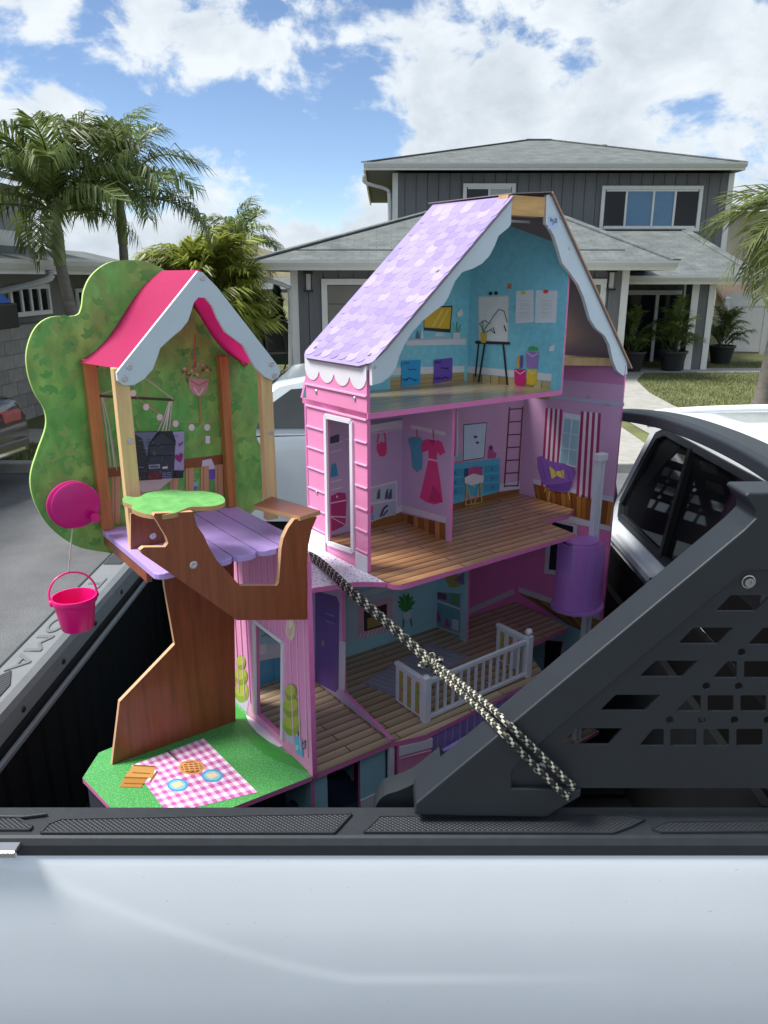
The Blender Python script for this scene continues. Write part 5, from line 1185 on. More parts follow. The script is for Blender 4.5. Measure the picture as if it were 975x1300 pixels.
# attic: back wall
Zf = zoomfn(480, 290, 3.9)
d_ = Print((0, BK, 0), nB, Zf); d_.p([(60, 740), (425, 700), (425, 800), (60, 840)], '#b59d6c').p([(40, 690), (425, 680), (425, 712), (40, 728)], '#dcdde4')
for i in range(4): d_.l([(60, 760 + i * 22), (425, 728 + i * 22)], 3, '#8f7848')
d_.done('printed_skirting', split=True)
d_ = Print((0, BK, 0), nB, Zf); d_.p([(130, 555), (435, 545), (435, 575), (140, 580)], '#d5dae4').p([(160, 545), (430, 535), (435, 546), (130, 556)], '#aebfd0'); d_.done('printed_desk_shelf')
d_ = Print((0, BK, 0), nB, Zf); d_.p([(225, 388), (368, 382), (358, 516), (225, 505)], '#20252c').p([(228, 393), (362, 390), (353, 498), (228, 490)], '#e0b422').l([(320, 400), (270, 485)], 8, '#efd35f').l([(345, 405), (300, 490)], 6, '#efd35f').p([(285, 515), (320, 515), (330, 535), (275, 535)], '#cfd6de'); d_.done('printed_screen')
d_ = Print((0, BK, 0), nB, Zf)
for i in range(9): a = i * .7; d_.p([(385, 530), (385 + 25 * math.cos(a) - 4, 500 + 28 * math.sin(a)), (385 + 34 * math.cos(a), 492 + 34 * math.sin(a))], '#3f7a3a' if i % 2 else '#57964a')
d_.p([(365, 515), (405, 515), (400, 545), (370, 545)], '#c9d3da').p([(185, 545), (195, 500), (205, 545)], '#4f7184').p([(205, 545), (214, 490), (222, 545)], '#d8dfe6').p([(385, 420), (410, 395), (420, 425), (395, 440)], '#d6e3ea'); d_.done('printed_plant', split=True)
# attic: side wall
pa0 = (.636, 0, 0); na = ar_n
d_ = Print(pa0, na, Zf); d_.p([(430, 680), (860, 720), (858, 755), (430, 712)], '#dcdde4'); d_.done('printed_skirting', split=True)
fanstrip(pa0, na, Zf, [(430, 715), (855, 758)], [(430, 790), (845, 850)], 10, ('#bda878', '#a58e5e', '#c7b588'), 'printed_boards')
d_ = Print(pa0, na, Zf); d_.p([(495, 335), (650, 330), (645, 570), (498, 560)], '#c3cdd6').p([(500, 342), (645, 337), (640, 562), (503, 553)], '#dfe4e6').l([(505, 470), (530, 455), (550, 470), (575, 430), (600, 400), (625, 410), (640, 465)], 4, '#26262c').l([(555, 500), (580, 520), (570, 490)], 4, '#26262c').l([(625, 480), (635, 510)], 6, '#26262c').e(558, 322, 9, 9, '#20242a').e(585, 320, 9, 9, '#20242a')
d_.p([(483, 556), (655, 562), (655, 575), (483, 570)], '#33262a').l([(500, 570), (483, 735)], 8, '#33262a').l([(530, 572), (498, 775)], 9, '#33262a').l([(622, 574), (642, 775)], 9, '#33262a'); d_.done('printed_easel')
d_ = Print(pa0, na, Zf, k=16); d_.p([(510, 515), (540, 515), (537, 567), (513, 565)], '#d9b42f')
for x, y in ((505, 470), (520, 455), (545, 480), (560, 465), (570, 495)): d_.l([(525, 515), ((525 + x) / 2, y + 15), (x, y)], 4, '#4f6f4a')
d_.done('printed_flowerpot')
for pts, pin, nm in (([(684, 310), (770, 303), (772, 463), (680, 472)], (722, 318, '#c9d84a'), 'a'), ([(782, 305), (890, 308), (882, 466), (777, 467)], (832, 312, '#e0523a'), 'b')):
    d_ = Print(pa0, na, Zf); d_.k = 2; d_.p(pts, '#dce2ea')
    cx = sum(p[0] for p in pts) / 4
    for i in range(7): d_.l([(cx - 30 + 4 * (i % 3), 360 + i * 14), (cx - 5, 355 + i * 14 + 5 * math.sin(i * 2)), (cx + 30 - 5 * (i % 2), 362 + i * 13)], 1.6, '#b3b7c4')
    d_.e(pin[0], pin[1], 13, 10, pin[2]); d_.done('pinned_sketch')
d_ = Print(pa0, na, Zf); d_.p([(636, 270), (662, 270), (664, 300), (636, 298)], '#b8a98f').p([(640, 296), (652, 270), (660, 297)], '#c96f45').p([(668, 380), (684, 376), (680, 415), (668, 410)], '#8fb4c4').p([(850, 580), (875, 575), (873, 607), (848, 608)], '#dde8ee'); d_.done('printed_scrap', split=True)
for nm, pts, c in (('printed_paint_tub', [(676, 695), (735, 697), (733, 770), (720, 780), (690, 778), (677, 766)], '#d3267d'), ('printed_paint_tub', [(740, 695), (790, 697), (785, 768), (765, 776), (735, 770)], '#e0bf33'), ('printed_paint_tub', [(735, 608), (798, 612), (792, 692), (735, 690)], '#9a7cc4')):
    d_ = Print(pa0, na, Zf, k=8); d_.p(pts, c); x0, y0 = pts[0]; x1, y1 = pts[1]; d_.l([(x0 + 4, y0 + 6), ((x0 + x1) / 2, y0 + 26), (x1 - 4, y1 + 6)], 3, '#e9e6ee'); d_.done(nm)
d_ = Print(pa0, na, Zf); d_.k = 12; d_.p([(748, 588), (765, 582), (795, 590), (792, 604), (746, 602)], '#4fa842').p([(692, 632), (704, 630), (702, 690), (690, 690)], '#d9a04a').p([(708, 628), (722, 628), (718, 690), (706, 690)], '#6b4a9c'); d_.done('printed_brush', split=True)
# lounge: fireplace, plant, shelf, rug
Zg = zoomfn(380, 690, 3.047)
d_ = Print((0, BK, 0), nB, Zg); d_.p([(185, 215), (380, 165), (385, 330), (190, 385)], '#b7c8d6').p([(225, 240), (358, 205), (362, 330), (228, 370)], '#d7a9c0').p([(248, 262), (338, 232), (338, 315), (250, 340)], '#3a2f2a').p([(262, 290), (325, 265), (325, 312), (262, 330)], '#a98f4f')
for i in range(9): d_.l([(230 + i * 15, 370 - i * 4.5), (240 + i * 15, 345 - i * 4.5)], 5, '#e8d3df')
d_.p([(185, 200), (385, 145), (385, 168), (185, 222)], '#cdd8e2'); d_.done('printed_fireplace')
d_ = Print((0, BK, 0), nB, Zg)
for i in range(12): a = i * .55; d_.p([(412, 265), (412 + 26 * math.cos(a) - 6, 232 + 30 * math.sin(a)), (412 + 36 * math.cos(a), 228 + 40 * math.sin(a)), (414 + 20 * math.cos(a + .4), 235 + 25 * math.sin(a + .4))], '#2f7d3c' if i % 2 else '#45964a')
d_.p([(398, 265), (432, 262), (428, 292), (402, 296)], '#cfd6da').l([(403, 290), (398, 325)], 4, '#5a4634').l([(428, 288), (432, 318)], 4, '#5a4634'); d_.done('printed_plant', split=True)
ps = (.46, .15, 0)
d_ = Print(ps, nA, Zg); d_.p([(515, 185), (632, 195), (625, 368), (515, 320)], '#6fa3b4').l([(515, 215), (628, 255)], 8, '#dcd6dc').l([(515, 318), (625, 352)], 8, '#e0c9a8').l([(520, 185), (520, 325)], 6, '#c9ced6').l([(628, 200), (626, 372)], 6, '#c9ced6')
d_.p([(525, 185), (570, 195), (572, 220), (530, 210)], '#7d3f62').p([(528, 300), (538, 250), (552, 305)], '#c04a8a').p([(562, 318), (572, 282), (585, 325)], '#c04a8a').p([(592, 290), (620, 296), (618, 340), (592, 330)], '#c9d6e6').p([(588, 195), (600, 190), (615, 205), (620, 240), (590, 232)], '#6f9a5a')
d_.p([(560, 120), (600, 115), (630, 130), (625, 165), (585, 170)], '#b9a04f').p([(600, 140), (640, 110), (640, 160)], '#8f6f9c'); d_.done('printed_shelf')
d_ = Print((0, 0, Z1), (0, 0, 1), Zg); d_.p([(237, 540), (510, 388), (655, 437), (390, 600)], '#9b93b4').p([(250, 540), (510, 396), (640, 437), (390, 590)], '#a9a6b8')
for i in range(14): u = i / 13; d_.k = 3; d_.l([(255 + 250 * u, 540 - 140 * u), (385 + 248 * u, 585 - 148 * u)], 3, '#8d8aa2')
d_.done('printed_rug')
# hall partition: violet fridge and skirting boards
ph = (-.03, 0, 0)
d_ = Print(ph, nA, Zg); d_.p([(62, 182), (145, 205), (155, 230), (152, 560), (140, 575), (62, 535)], '#6c4f9e').l([(66, 270), (150, 300)], 3, '#4d3578').l([(105, 300), (138, 312)], 4, '#9b84c4').l([(105, 270), (138, 282)], 4, '#9b84c4').e(93, 385, 7, 12, '#8f8794'); d_.done('printed_fridge')
d_ = Print(ph, nA, Zg); d_.p([(155, 375), (180, 382), (176, 570), (153, 560)], '#d3d0de'); d_.done('printed_panel')
fanstrip(ph, nA, Zg, [(60, 530), (335, 745)], [(60, 590), (320, 790)], 14, ('#a08a70', '#87705a', '#ad987d'), 'printed_boards')
# what shows through the porch door: a kitchen corner
Zh = zoomfn(280, 690, 3.714)
d_ = Print((0, BK, 0), nB, Zh); d_.p([(160, 560), (250, 540), (285, 535), (285, 660), (160, 712)], '#4f9fc2').l([(250, 545), (250, 680)], 4, '#3b7ea3').p([(160, 490), (285, 465), (285, 535), (160, 555)], '#cdd0dc').p([(190, 360), (285, 350), (285, 400), (190, 410)], '#5f8a54').l([(190, 440), (215, 425), (230, 440), (270, 430)], 6, '#8b92a4').p([(165, 480), (215, 470), (215, 515), (165, 530)], '#e2e4ea'); d_.done('printed_kitchen')
# porch wall pictures: topiaries, watering can, lamp, skirting
pw = (-.245, 0, 0)
def blob(d, cx, cy, rx, ry, c, c2):
    d.e(cx, cy, rx, ry, c, 18)
for nm, cx, lst in (('a', 97, [(98, 560, 22, 34), (98, 625, 31, 42), (100, 700, 34, 50)]), ('b', 336, [(334, 700, 28, 40), (336, 770, 38, 52), (338, 850, 42, 58)])):
    d_ = Print(pw, nA, Zh)
    d_.p([(lst[2][0] - 40, lst[2][1] + 18), (lst[2][0] + 34, lst[2][1] + 44), (lst[2][0] + 22, lst[2][1] + 105), (lst[2][0] - 26, lst[2][1] + 78)], '#cbb9dc')
    for x, y, rx, ry in reversed(lst): d_.e(x, y, rx, ry, '#93a63c', 18); d_.e(x - 2, y - ry * .25, rx * .85, ry * .66, '#b5bf4f', 18)
    d_.done('printed_topiary')
d_ = Print(pw, nA, Zh); d_.k = 6; d_.p([(352, 905), (385, 920), (393, 1005), (360, 985)], '#5fb0dc').l([(388, 945), (405, 925), (402, 960), (390, 968)], 5, '#3c4f66').l([(372, 905), (368, 885)], 5, '#3c4f66').e(366, 960, 8, 14, '#9fd2ea'); d_.done('printed_watering_can')
d_ = Print(pw, nA, Zh); d_.k = 4; d_.e(332, 400, 22, 58, '#f0d6c0').e(330, 405, 12, 34, '#d9c9a4').e(330, 385, 9, 16, '#f3ecd0'); d_.done('printed_lamp')
# grass floor: picnic cloth, basket, pie, plates, step
Zi = zoomfn(80, 680, 2.4375)
def bil(q, u, v): a = [(q[0][i] * (1 - u) + q[1][i] * u) for i in (0, 1)]; b = [(q[3][i] * (1 - u) + q[2][i] * u) for i in (0, 1)]; return (a[0] * (1 - v) + b[0] * v, a[1] * (1 - v) + b[1] * v)
Q = [(on_pl(x, y, (0, 0, Z1), (0, 0, 1)).x, on_pl(x, y, (0, 0, Z1), (0, 0, 1)).y) for x, y in Zi([(435, 628), (602, 795), (325, 862), (212, 712)])]
g = G(); nu, nv = 18, 20
for i in range(nu):
    for j in range(nv):
        P = [bil(Q, u / nu, v / nv) for u, v in ((i, j), (i + 1, j), (i + 1, j + 1), (i, j + 1))]; mi = 2 if (i % 2 and j % 2) else (1 if (i % 2 or j % 2) else 0)
        g.add([(x, y, Z1 + .0008) for x, y in P], [(0, 1, 2, 3)], mi)
o = obj('printed_picnic_cloth', new_mesh('printed_picnic_cloth', g.V, g.F, [pm('#efe6f2'), pm('#dfa6cf'), pm('#c2609f')], g.M), dh); o.location = OFF
d_ = Print((0, 0, Z1), (0, 0, 1), Zi); d_.k = 2; d_.p([(218, 712), (285, 716), (278, 752), (190, 748)], '#b98a4c').p([(190, 750), (262, 752), (240, 782), (174, 778)], '#a87638').l([(218, 712), (285, 716)], 4, '#7d5424').l([(190, 750), (262, 752)], 4, '#7d5424').l([(268, 765), (292, 730)], 5, '#8a6030').l([(215, 735), (270, 738)], 2, '#8f6430').l([(188, 768), (250, 770)], 2, '#8f6430'); d_.done('printed_basket')
d_ = Print((0, 0, Z1), (0, 0, 1), Zi); d_.k = 2; d_.e(398, 718, 42, 24, '#cf9a5a', 8).e(398, 718, 33, 18, '#9c4a2c', 12)
for i in range(4): d_.k = 4; d_.l([(370 + i * 16, 706), (378 + i * 16, 732)], 4, '#d9a867').l([(368, 708 + i * 7), (430, 704 + i * 7)], 3, '#d9a867')
d_.done('printed_pie')
for cx, cy in ((355, 773), (462, 744)): d_ = Print((0, 0, Z1), (0, 0, 1), Zi); d_.k = 2; d_.e(cx, cy, 33, 20, '#4aa3cc').e(cx, cy, 26, 15, '#8fc6dc').p([(cx - 20, cy - 2), (cx + 6, cy - 12), (cx + 20, cy), (cx - 6, cy + 11)], '#e3d3a8'); d_.done('printed_plate')
d_ = Print((0, 0, Z1), (0, 0, 1), Zi); d_.k = 2; d_.l([(322, 665), (355, 696)], 7, '#6a5a5a').l([(320, 855), (345, 848)], 5, '#b9b3c4'); d_.done('printed_cutlery', split=True)
d_ = Print((0, 0, Z1), (0, 0, 1), Zi); d_.k = 1; d_.p([(566, 555), (575, 580), (600, 610), (640, 640), (668, 655), (690, 650), (690, 625), (640, 610), (590, 570)], '#d9d6dc').p([(524, 520), (566, 555), (566, 575), (600, 615), (650, 655), (690, 675), (740, 690), (762, 700), (762, 730), (700, 712), (620, 675), (560, 620), (530, 560)], '#3d8f3a'); d_.done('printed_step')
for x, y, p0_, n0_ in ((672, 498, pa0, na), (700, 437, pa0, na), (603, 617, ps, nA), (772, 513, RW0, rw_n), (747, 503, RW0, rw_n)): screw(on_pl(x, y, p0_, n0_) + Vector(n0_) * .003, n0_, dh, .004).location = OFF
# ------------------------------------------------------------------ treehouse wing
ZP = 1.685; BB = .215
Zt = zoomfn(0, 300, 2.3214)
board = [(380, 70), (320, 78), (272, 113), (248, 160), (240, 212), (222, 234), (150, 238), (103, 272), (79, 338), (82, 402), (102, 462), (131, 512), (135, 562), (112, 630), (93, 690), (91, 742), (110, 802), (150, 860), (210, 905), (270, 925), (380, 935), (500, 912), (700, 850), (782, 760), (792, 690), (776, 632), (760, 602), (755, 570), (770, 532), (785, 480), (772, 420), (700, 330), (600, 230), (520, 130), (478, 95), (432, 75)]
bp_ = smoothline([on_pl(x, y, (0, BB, 0), nB) for x, y in Zt(board)], 4, closed=True)
db(G().slab(bp_, (0, .010, 0), me=1), 'tree_crown_board', [m_tree, mat('lime_edge', '#b7d77a', .5, .05)])
# leaf strokes of the printed crown
rk = random.Random(21); poly = [(p.x, p.z) for p in bp_]
def inside(x, y):
    c = False
    for i in range(len(poly)):
        (x0, y0), (x1, y1) = poly[i], poly[i - 1]
        if (y0 > y) != (y1 > y) and x < (x1 - x0) * (y - y0) / (y1 - y0) + x0: c = not c
    return c
lm = [mat('leaf_stroke_%d' % i, c, .45, .06, 30) for i, c in enumerate(('#66ae57', '#5ba351', '#78b05c', '#67a552', '#82aa5a'))]
g = G(); tries = 0
while len(g.F) < 900 and tries < 4000:
    tries += 1; x, z = rk.uniform(-.72, -.12), rk.uniform(1.6, 2.26)
    if not inside(x, z): continue
    base = rk.uniform(0, 6.28); mi = rk.randrange(5)
    for k in range(rk.choice((2, 3, 3))):
        a = base + (k - 1) * .75; ln_ = rk.uniform(.014, .026); w_ = ln_ * .26; tip = (x + ln_ * math.cos(a), z + ln_ * math.sin(a)); md = (x + ln_ * .5 * math.cos(a), z + ln_ * .5 * math.sin(a)); px_, pz_ = -math.sin(a) * w_, math.cos(a) * w_
        if not inside(*tip): continue
        yo = BB - .0003 - .00002 * rk.random()
        g.add([(x, yo, z), (md[0] + px_, yo, md[1] + pz_), (tip[0], yo, tip[1]), (md[0] - px_, yo, md[1] - pz_)], [(0, 1, 2, 3)], mi)
o = obj('printed_leaves', new_mesh('printed_leaves', g.V, g.F, lm, g.M), dh); o.location = OFF; o['kind'] = 'stuff'
# platform planks with lighter front noses
pw_ = .0515
for i in range(6):
    a0 = -.545 + i * pw_; bfr = -.122
    pts = [(a0, .20), (a0, bfr + .012), (a0 + .006, bfr + .003), (a0 + .014, bfr), (a0 + pw_ - .016, bfr), (a0 + pw_ - .008, bfr + .003), (a0 + pw_ - .002, bfr + .012), (a0 + pw_ - .002, .20)]
    db(G().slab(zpoly(pts, ZP), (0, 0, -.012)), 'deck_plank', m_purple, bevel=.002)
db(G().box(-.535, -.245, .17, .2, ZP - .045, ZP - .0125), 'deck_beam', m_brown); db(G().box(-.543, -.533, -.06, .2, ZP - .035, ZP - .0125), 'deck_beam', m_brown)
# posts
def post(name, px, b, a_w, m, z1, z0=ZP + .0005):
    a = on_pl(px, 560, (0, b, 0), nB).x; o = db(G().box(a - a_w / 2, a + a_w / 2, b - .008, b + .012, z0, z1), name, m, bevel=.0015); return o, a
p_l, al = post('front_post', 161, .055, .028, m_pine, 2.035, ZP - .02); p_r, arp = post('front_post', 340, .055, .026, m_pine, 2.02)
p_bl, abl = post('back_post', 124, .195, .024, m_bpost, 2.04); p_br, abr = post('back_post', 289, .195, .02, m_bpost, 2.03)
screw((al + .004, .0465, on_pl(160, 561, (0, .047, 0), nB).z), nB, p_l, .006); screw((arp + .004, .0465, on_pl(345, 549, (0, .047, 0), nB).z), nB, p_r, .005)
# gable
gp = [(583, 103), (597, 106), (640, 150), (822, 385), (826, 402), (820, 416), (805, 424), (782, 415), (752, 386), (737, 358), (718, 322), (692, 302), (665, 282), (642, 242), (627, 206), (606, 181), (585, 180), (572, 194), (564, 220), (554, 250), (534, 275), (500, 303), (472, 330), (463, 358), (450, 392), (425, 420), (396, 438), (366, 439), (347, 426), (344, 402)]
ga_ = db(G().slab([on_pl(x, y, (0, .038, 0), nB) for x, y in Zt(gp)], (0, .009, 0), me=1), 'treehouse_gable', [m_gab, mat('gable_edge', '#d9dde2', .5, .04)])
for x, y in Zt([(597, 122), (381, 385), (368, 420), (800, 377), (808, 410)]): screw(on_pl(x, y, (0, .0378, 0), nB), nB, ga_, .006)
apx_ = on_pl(*Zt([(588, 104)])[0], (0, .045, 0), nB); evl = on_pl(*Zt([(350, 395)])[0], (0, .045, 0), nB); evr = on_pl(*Zt([(822, 392)])[0], (0, .045, 0), nB)
# cloth roof
m_cloth = bpy.data.materials.new('pink_cloth'); m_cloth.use_nodes = True; t_ = m_cloth.node_tree; b_ = t_.nodes['Principled BSDF']; b_.inputs['Base Color'].default_value = (*lin('#cc2a6c'), 1); b_.inputs['Roughness'].default_value = .75
tl = t_.nodes.new('ShaderNodeBsdfTranslucent'); tl.inputs[0].default_value = (*lin('#d82a74'), 1); mxs = t_.nodes.new('ShaderNodeMixShader'); mxs.inputs[0].default_value = .45
t_.links.new(b_.outputs[0], mxs.inputs[1]); t_.links.new(tl.outputs[0], mxs.inputs[2]); t_.links.new(mxs.outputs[0], t_.nodes['Material Output'].inputs[0])
nz = t_.nodes.new('ShaderNodeTexNoise'); nz.inputs['Scale'].default_value = 35; nz.inputs['Detail'].default_value = 5; bu = t_.nodes.new('ShaderNodeBump'); bu.inputs['Strength'].default_value = .35; bu.inputs['Distance'].default_value = .004; tcn = t_.nodes.new('ShaderNodeTexCoord'); t_.links.new(tcn.outputs['Object'], nz.inputs[0]); t_.links.new(nz.outputs[0], bu.inputs['Height']); t_.links.new(bu.outputs[0], b_.inputs['Normal'])
def cloth(ev, nm):
    V = []; Fc = []; nu, nv = 16, 10
    for i in range(nu + 1):
        u = i / nu
        for j in range(nv + 1):
            v = j / nv; f = apx_.lerp(ev, u); sag = (-.008 * math.sin(u * math.pi * 2) + .004 * math.sin(u * math.pi)) * math.sin(v * math.pi * .5) * (1 + .2 * math.sin(v * 9 + u * 4))
            V.append((f.x + (-1 if ev.x > apx_.x else 1) * sag * .7 - (.012 + (.018 * u if ev.x < apx_.x else 0)) * v, .047 + v * .160, f.z + .003 - sag))
    for i in range(nu):
        for j in range(nv): k = i * (nv + 1) + j; Fc.append((k, k + 1, k + nv + 2, k + nv + 1))
    o = db(G().add(V, Fc), nm, m_cloth, smooth=True); return o
cloth(evl, 'cloth_roof'); cloth(evr, 'cloth_roof')
for ev in (evl, evr): db(G().bar((apx_.x, .2, apx_.z - .006), (ev.x, .2, ev.z - .006), .008, .012), 'roof_batten', m_brown)
# branch front panel, table bracket, table, seat, trunk
Zj = zoomfn(110, 540, 3.1452)
br_ = [(268, 362), (292, 402), (318, 445), (326, 470), (314, 486), (228, 487), (214, 498), (222, 514), (330, 588), (600, 778), (880, 776), (882, 640), (880, 560), (885, 480), (897, 420), (920, 366), (830, 375), (806, 408), (786, 450), (778, 490), (768, 625), (760, 640), (612, 641), (560, 582), (520, 540), (490, 490), (468, 440), (440, 400), (425, 345), (272, 352)]
bp2 = db(G().slab([on_pl(x, y, (0, -.138, 0), nB) for x, y in Zj(br_)], (0, .012, 0), me=1), 'branch_panel', [m_brown, mat('light_edge', '#cfa27c', .6, .08)])
screw(on_pl(*Zj([(427, 558)])[0], (0, -.1382, 0), nB), nB, bp2, .008)
brk = [(176, 352), (300, 352), (330, 470), (320, 486), (228, 492), (176, 495)]
bk2 = db(G().slab([on_pl(x, y, (0, .040, 0), nB) for x, y in Zj(brk)], (0, .006, 0), me=1), 'table_bracket', [m_brown, mat('light_edge', '#cfa27c', .6, .08)])
screw(on_pl(*Zj([(265, 443)])[0], (0, .0398, 0), nB), nB, bk2, .007)
tb_ = [(143, 292), (160, 283), (190, 286), (212, 284), (235, 271), (290, 260), (350, 257), (400, 262), (470, 262), (530, 275), (552, 294), (545, 311), (500, 322), (430, 324), (398, 330), (350, 350), (280, 357), (215, 347), (180, 330), (182, 318), (150, 306)]
ZT = 1.80
db(G().slab(smoothline([on_pl(x, y, (0, 0, ZT), (0, 0, 1)) for x, y in Zj(tb_)], 3, closed=True), (0, 0, -.009), me=1), 'cloud_table', [mat('table_green', '#70b266', .4, .22, 40), m_mdf], bevel=.001)
ZS = 1.748
st = [on_pl(x, y, (0, 0, ZS), (0, 0, 1)) for x, y in ((321, 641), (345, 630), (407, 648), (381, 656))]
db(G().slab(st, (0, 0, -.009), me=1), 'seat_board', [mat('seat_brown', '#8a543c', .4, .12, 12), m_mdf], bevel=.001)
tk = [(205, 712), (209, 745), (222, 818), (152, 891), (143, 976), (299, 914), (299, 700)]
tkp = [on_pl(x, y, (0, .165, 0), nB) for x, y in tk]; tkp[0].z = tkp[6].z = ZP - .013; tkp[4].z = tkp[5].z = Z1 + .0005
db(G().slab(tkp, (0, .011, 0), me=1), 'trunk_panel', [m_brown, mat('light_edge', '#cfa27c', .6, .08)])
# printed things on the crown board
pbd = (0, BB, 0)
d_ = Print(pbd, nB, Zt); d_.p([(308, 685), (662, 642), (662, 672), (308, 712)], '#8a5430')
for x in (330, 395, 448, 500, 546, 590, 632):
    y0 = 712 - (x - 308) * .12; d_.p([(x, y0), (x + 24, y0 - 3), (x + 24, 850 - (x - 308) * .12), (x, 853 - (x - 308) * .12)], '#c79a72'); d_.l([(x + 8, y0), (x + 8, 850 - (x - 308) * .12)], 3, '#a97a52')
d_.done('printed_railing')
d_ = Print(pbd, nB, Zt); d_.l([(285, 470), (512, 482)], 8, '#4a342c').l([(300, 465), (428, 418), (510, 480)], 4, '#b9b79a').l([(298, 475), (312, 560), (326, 680)], 4, '#c3c4b4').l([(302, 475), (322, 560), (338, 680)], 4, '#d3d4c4').l([(305, 475), (330, 600), (344, 690)], 3, '#b3b4a4').l([(506, 485), (500, 550), (494, 600)], 4, '#bfc0b0').l([(502, 487), (486, 545), (472, 592)], 5, '#d8d8c8').l([(498, 487), (478, 545), (456, 590)], 4, '#c9cabc').l([(500, 487), (492, 545), (484, 592)], 4, '#e0e0d4').p([(385, 722), (510, 712), (470, 745), (420, 755)], '#cfc4b8'); d_.done('printed_hammock', split=True)
d_ = Print(pbd, nB, Zt); d_.l([(380, 455), (410, 480), (470, 525), (520, 545), (590, 548), (640, 540), (690, 528)], 3, '#b79a72')
for x, y in ((392, 462), (430, 503), (470, 533), (517, 552), (564, 563), (610, 563)): d_.k = 3; d_.e(x, y, 9, 10, '#e6dfe0')
d_.r(605, 588, 618, 610, '#e3e6ea'); d_.done('printed_string_lights')
d_ = Print(pbd, nB, Zt); d_.l([(575, 290), (572, 390)], 4, '#c05a5a'); rk = random.Random(2)
for i in range(46): a = rk.uniform(0, 6.28); q_ = rk.random() ** .5; d_.k = 3; d_.e(580 + 42 * q_ * math.cos(a), 402 + 30 * q_ * math.sin(a), 5, 4.5, ('#8a6a48', '#a98a5c', '#d5b8a0')[i % 3], 6)
d_.k = 5; d_.p([(555, 420), (615, 420), (612, 445), (600, 465), (585, 472), (568, 463), (557, 445)], '#c79aa0').l([(560, 425), (585, 440), (612, 425)], 4, '#a5707a').l([(587, 470), (590, 550)], 5, '#a9854e').l([(570, 445), (585, 468), (600, 445)], 4, '#eacfd0'); d_.done('printed_hanging_basket')
d_ = Print(pbd, nB, Zt); d_.k = 4; d_.p([(596, 660), (622, 655), (630, 672), (636, 690), (592, 692)], '#d6cfe4').p([(592, 690), (636, 684), (638, 714), (594, 718)], '#6d57b8').p([(555, 724), (582, 722), (582, 748), (557, 750)], '#8fb4cc').p([(630, 714), (652, 712), (654, 742), (632, 744)], '#a9bccb').p([(560, 738), (580, 736), (580, 746), (560, 748)], '#5b6b88').p([(633, 730), (652, 726), (652, 740), (633, 743)], '#c79ab8'); d_.done('printed_card', split=True)
# pulley wheel on the left edge of the crown board
pc = on_pl(91, 640, (0, .17, 0), nB); c2 = on_pl(96, 641, (0, .155, 0), nB)
m_mg = mat('magenta_plastic', '#c2107a', .35, .04)
def disc_(c, r, t, nm, m, parent=None):
    g = G().lathe([(0, 0), (r * .9, 0), (r, .003), (r, t - .003), (r * .9, t), (0, t)], n=36); g.V = [Vector((c.x + v.x, c.y - v.z, c.z + v.y)) for v in g.V]; return db(g, nm, m, parent, smooth=True)
pu = disc_(pc, .049, .012, 'pulley_wheel', m_mg); q = disc_(Vector((c2.x, pc.y - .0125, c2.z)), .047, .010, 'front_disc', m_mg, pu); disc_(Vector((c2.x + .03, pc.y - .0226, c2.z - .028)), .010, .016, 'crank_knob', m_mg, pu)
g = G().tube([(pc.x, BB, pc.z), (pc.x, pc.y, pc.z)], .009, 10); g.build('axle', m_mg, pu)

# ------------------------------------------------------------------ loose things
def rooted(name, label, cat, p, group=None):
    """an Empty in the world at a dollhouse-frame point, turned like the dollhouse"""
    e = empty(name, to_world(p), PHI); tag(e, label, cat, group); e['_o'] = 0; del e['_o']; return e, Vector(p)
# bucket on its string
bc = on_pl(99, 797, (0, pc.y - .018, 0), nB)
e_, p_ = rooted('toy_bucket', 'magenta toy bucket hanging on a white string from the pulley', 'bucket', bc)
m_bk = mat('bucket_pink', '#e8107e', .35, .05)
G().lathe([(0, 0), (.030, 0), (.032, .003), (.0405, .058), (.044, .060), (.046, .066), (.045, .072), (.0415, .072), (.040, .062), (.031, .006), (0, .005)], n=32).build('pail', m_bk, e_, smooth=True)
G().tube(smoothline([(-.046, 0, .066), (-.044, .01, .088), (-.028, .018, .108), (0, .021, .116), (.028, .018, .108), (.044, .01, .088), (.046, 0, .066)], 5), .0022, 8).build('handle', m_bk, e_, smooth=True)
for s in (-1, 1): g = G().lathe([(0, .004), (.006, .003), (.007, 0)], n=12); g.V = [Vector((s * (.045 + v.z), v.x, .066 + v.y)) for v in g.V]; g.build('hinge', m_bk, e_)
stp = Vector((pc.x - .008, pc.y - .016, pc.z - .045)) - p_
G().tube([(0, .021, .116), (stp.x * .5, stp.y * .5 + .0105, (stp.z + .116) / 2), (stp.x, stp.y, stp.z)], .0013, 6).build('string', mat('white_string', (.55, .55, .52), .9, .1), e_)
# drawing card in the treehouse
cw = [on_pl(x, y, (0, .150, 0), nB) for x, y in Zt([(391, 576), (543, 573), (540, 712), (399, 720)])]
e_, p_ = rooted('drawing_card', 'dark card with a scratchy house drawing and purple hearts inside the treehouse', 'card', Vector((cw[3].x, .150, ZP)))
cw = [c - p_ for c in cw]
G().slab(cw, (0, .0012, 0)).build('card', pm('#23262f'), e_)
Zk = zoomfn(160, 540, 12.1875)
class CP(Print):
    def done(s, name, parent):
        s.g.V = [v - p_ for v in s.g.V]; return obj(name, new_mesh(name, s.g.V, s.g.F, s.mats, s.g.M), parent)
d_ = CP((0, .150, 0), nB, Zk); d_.p([(720, 95), (900, 90), (890, 700), (720, 690), (770, 250)], '#9c93b8').p([(100, 110), (480, 100), (340, 300), (330, 480), (240, 200)], '#5f6880').p([(360, 270), (545, 85), (760, 250), (740, 760), (345, 740)], '#2e3340')
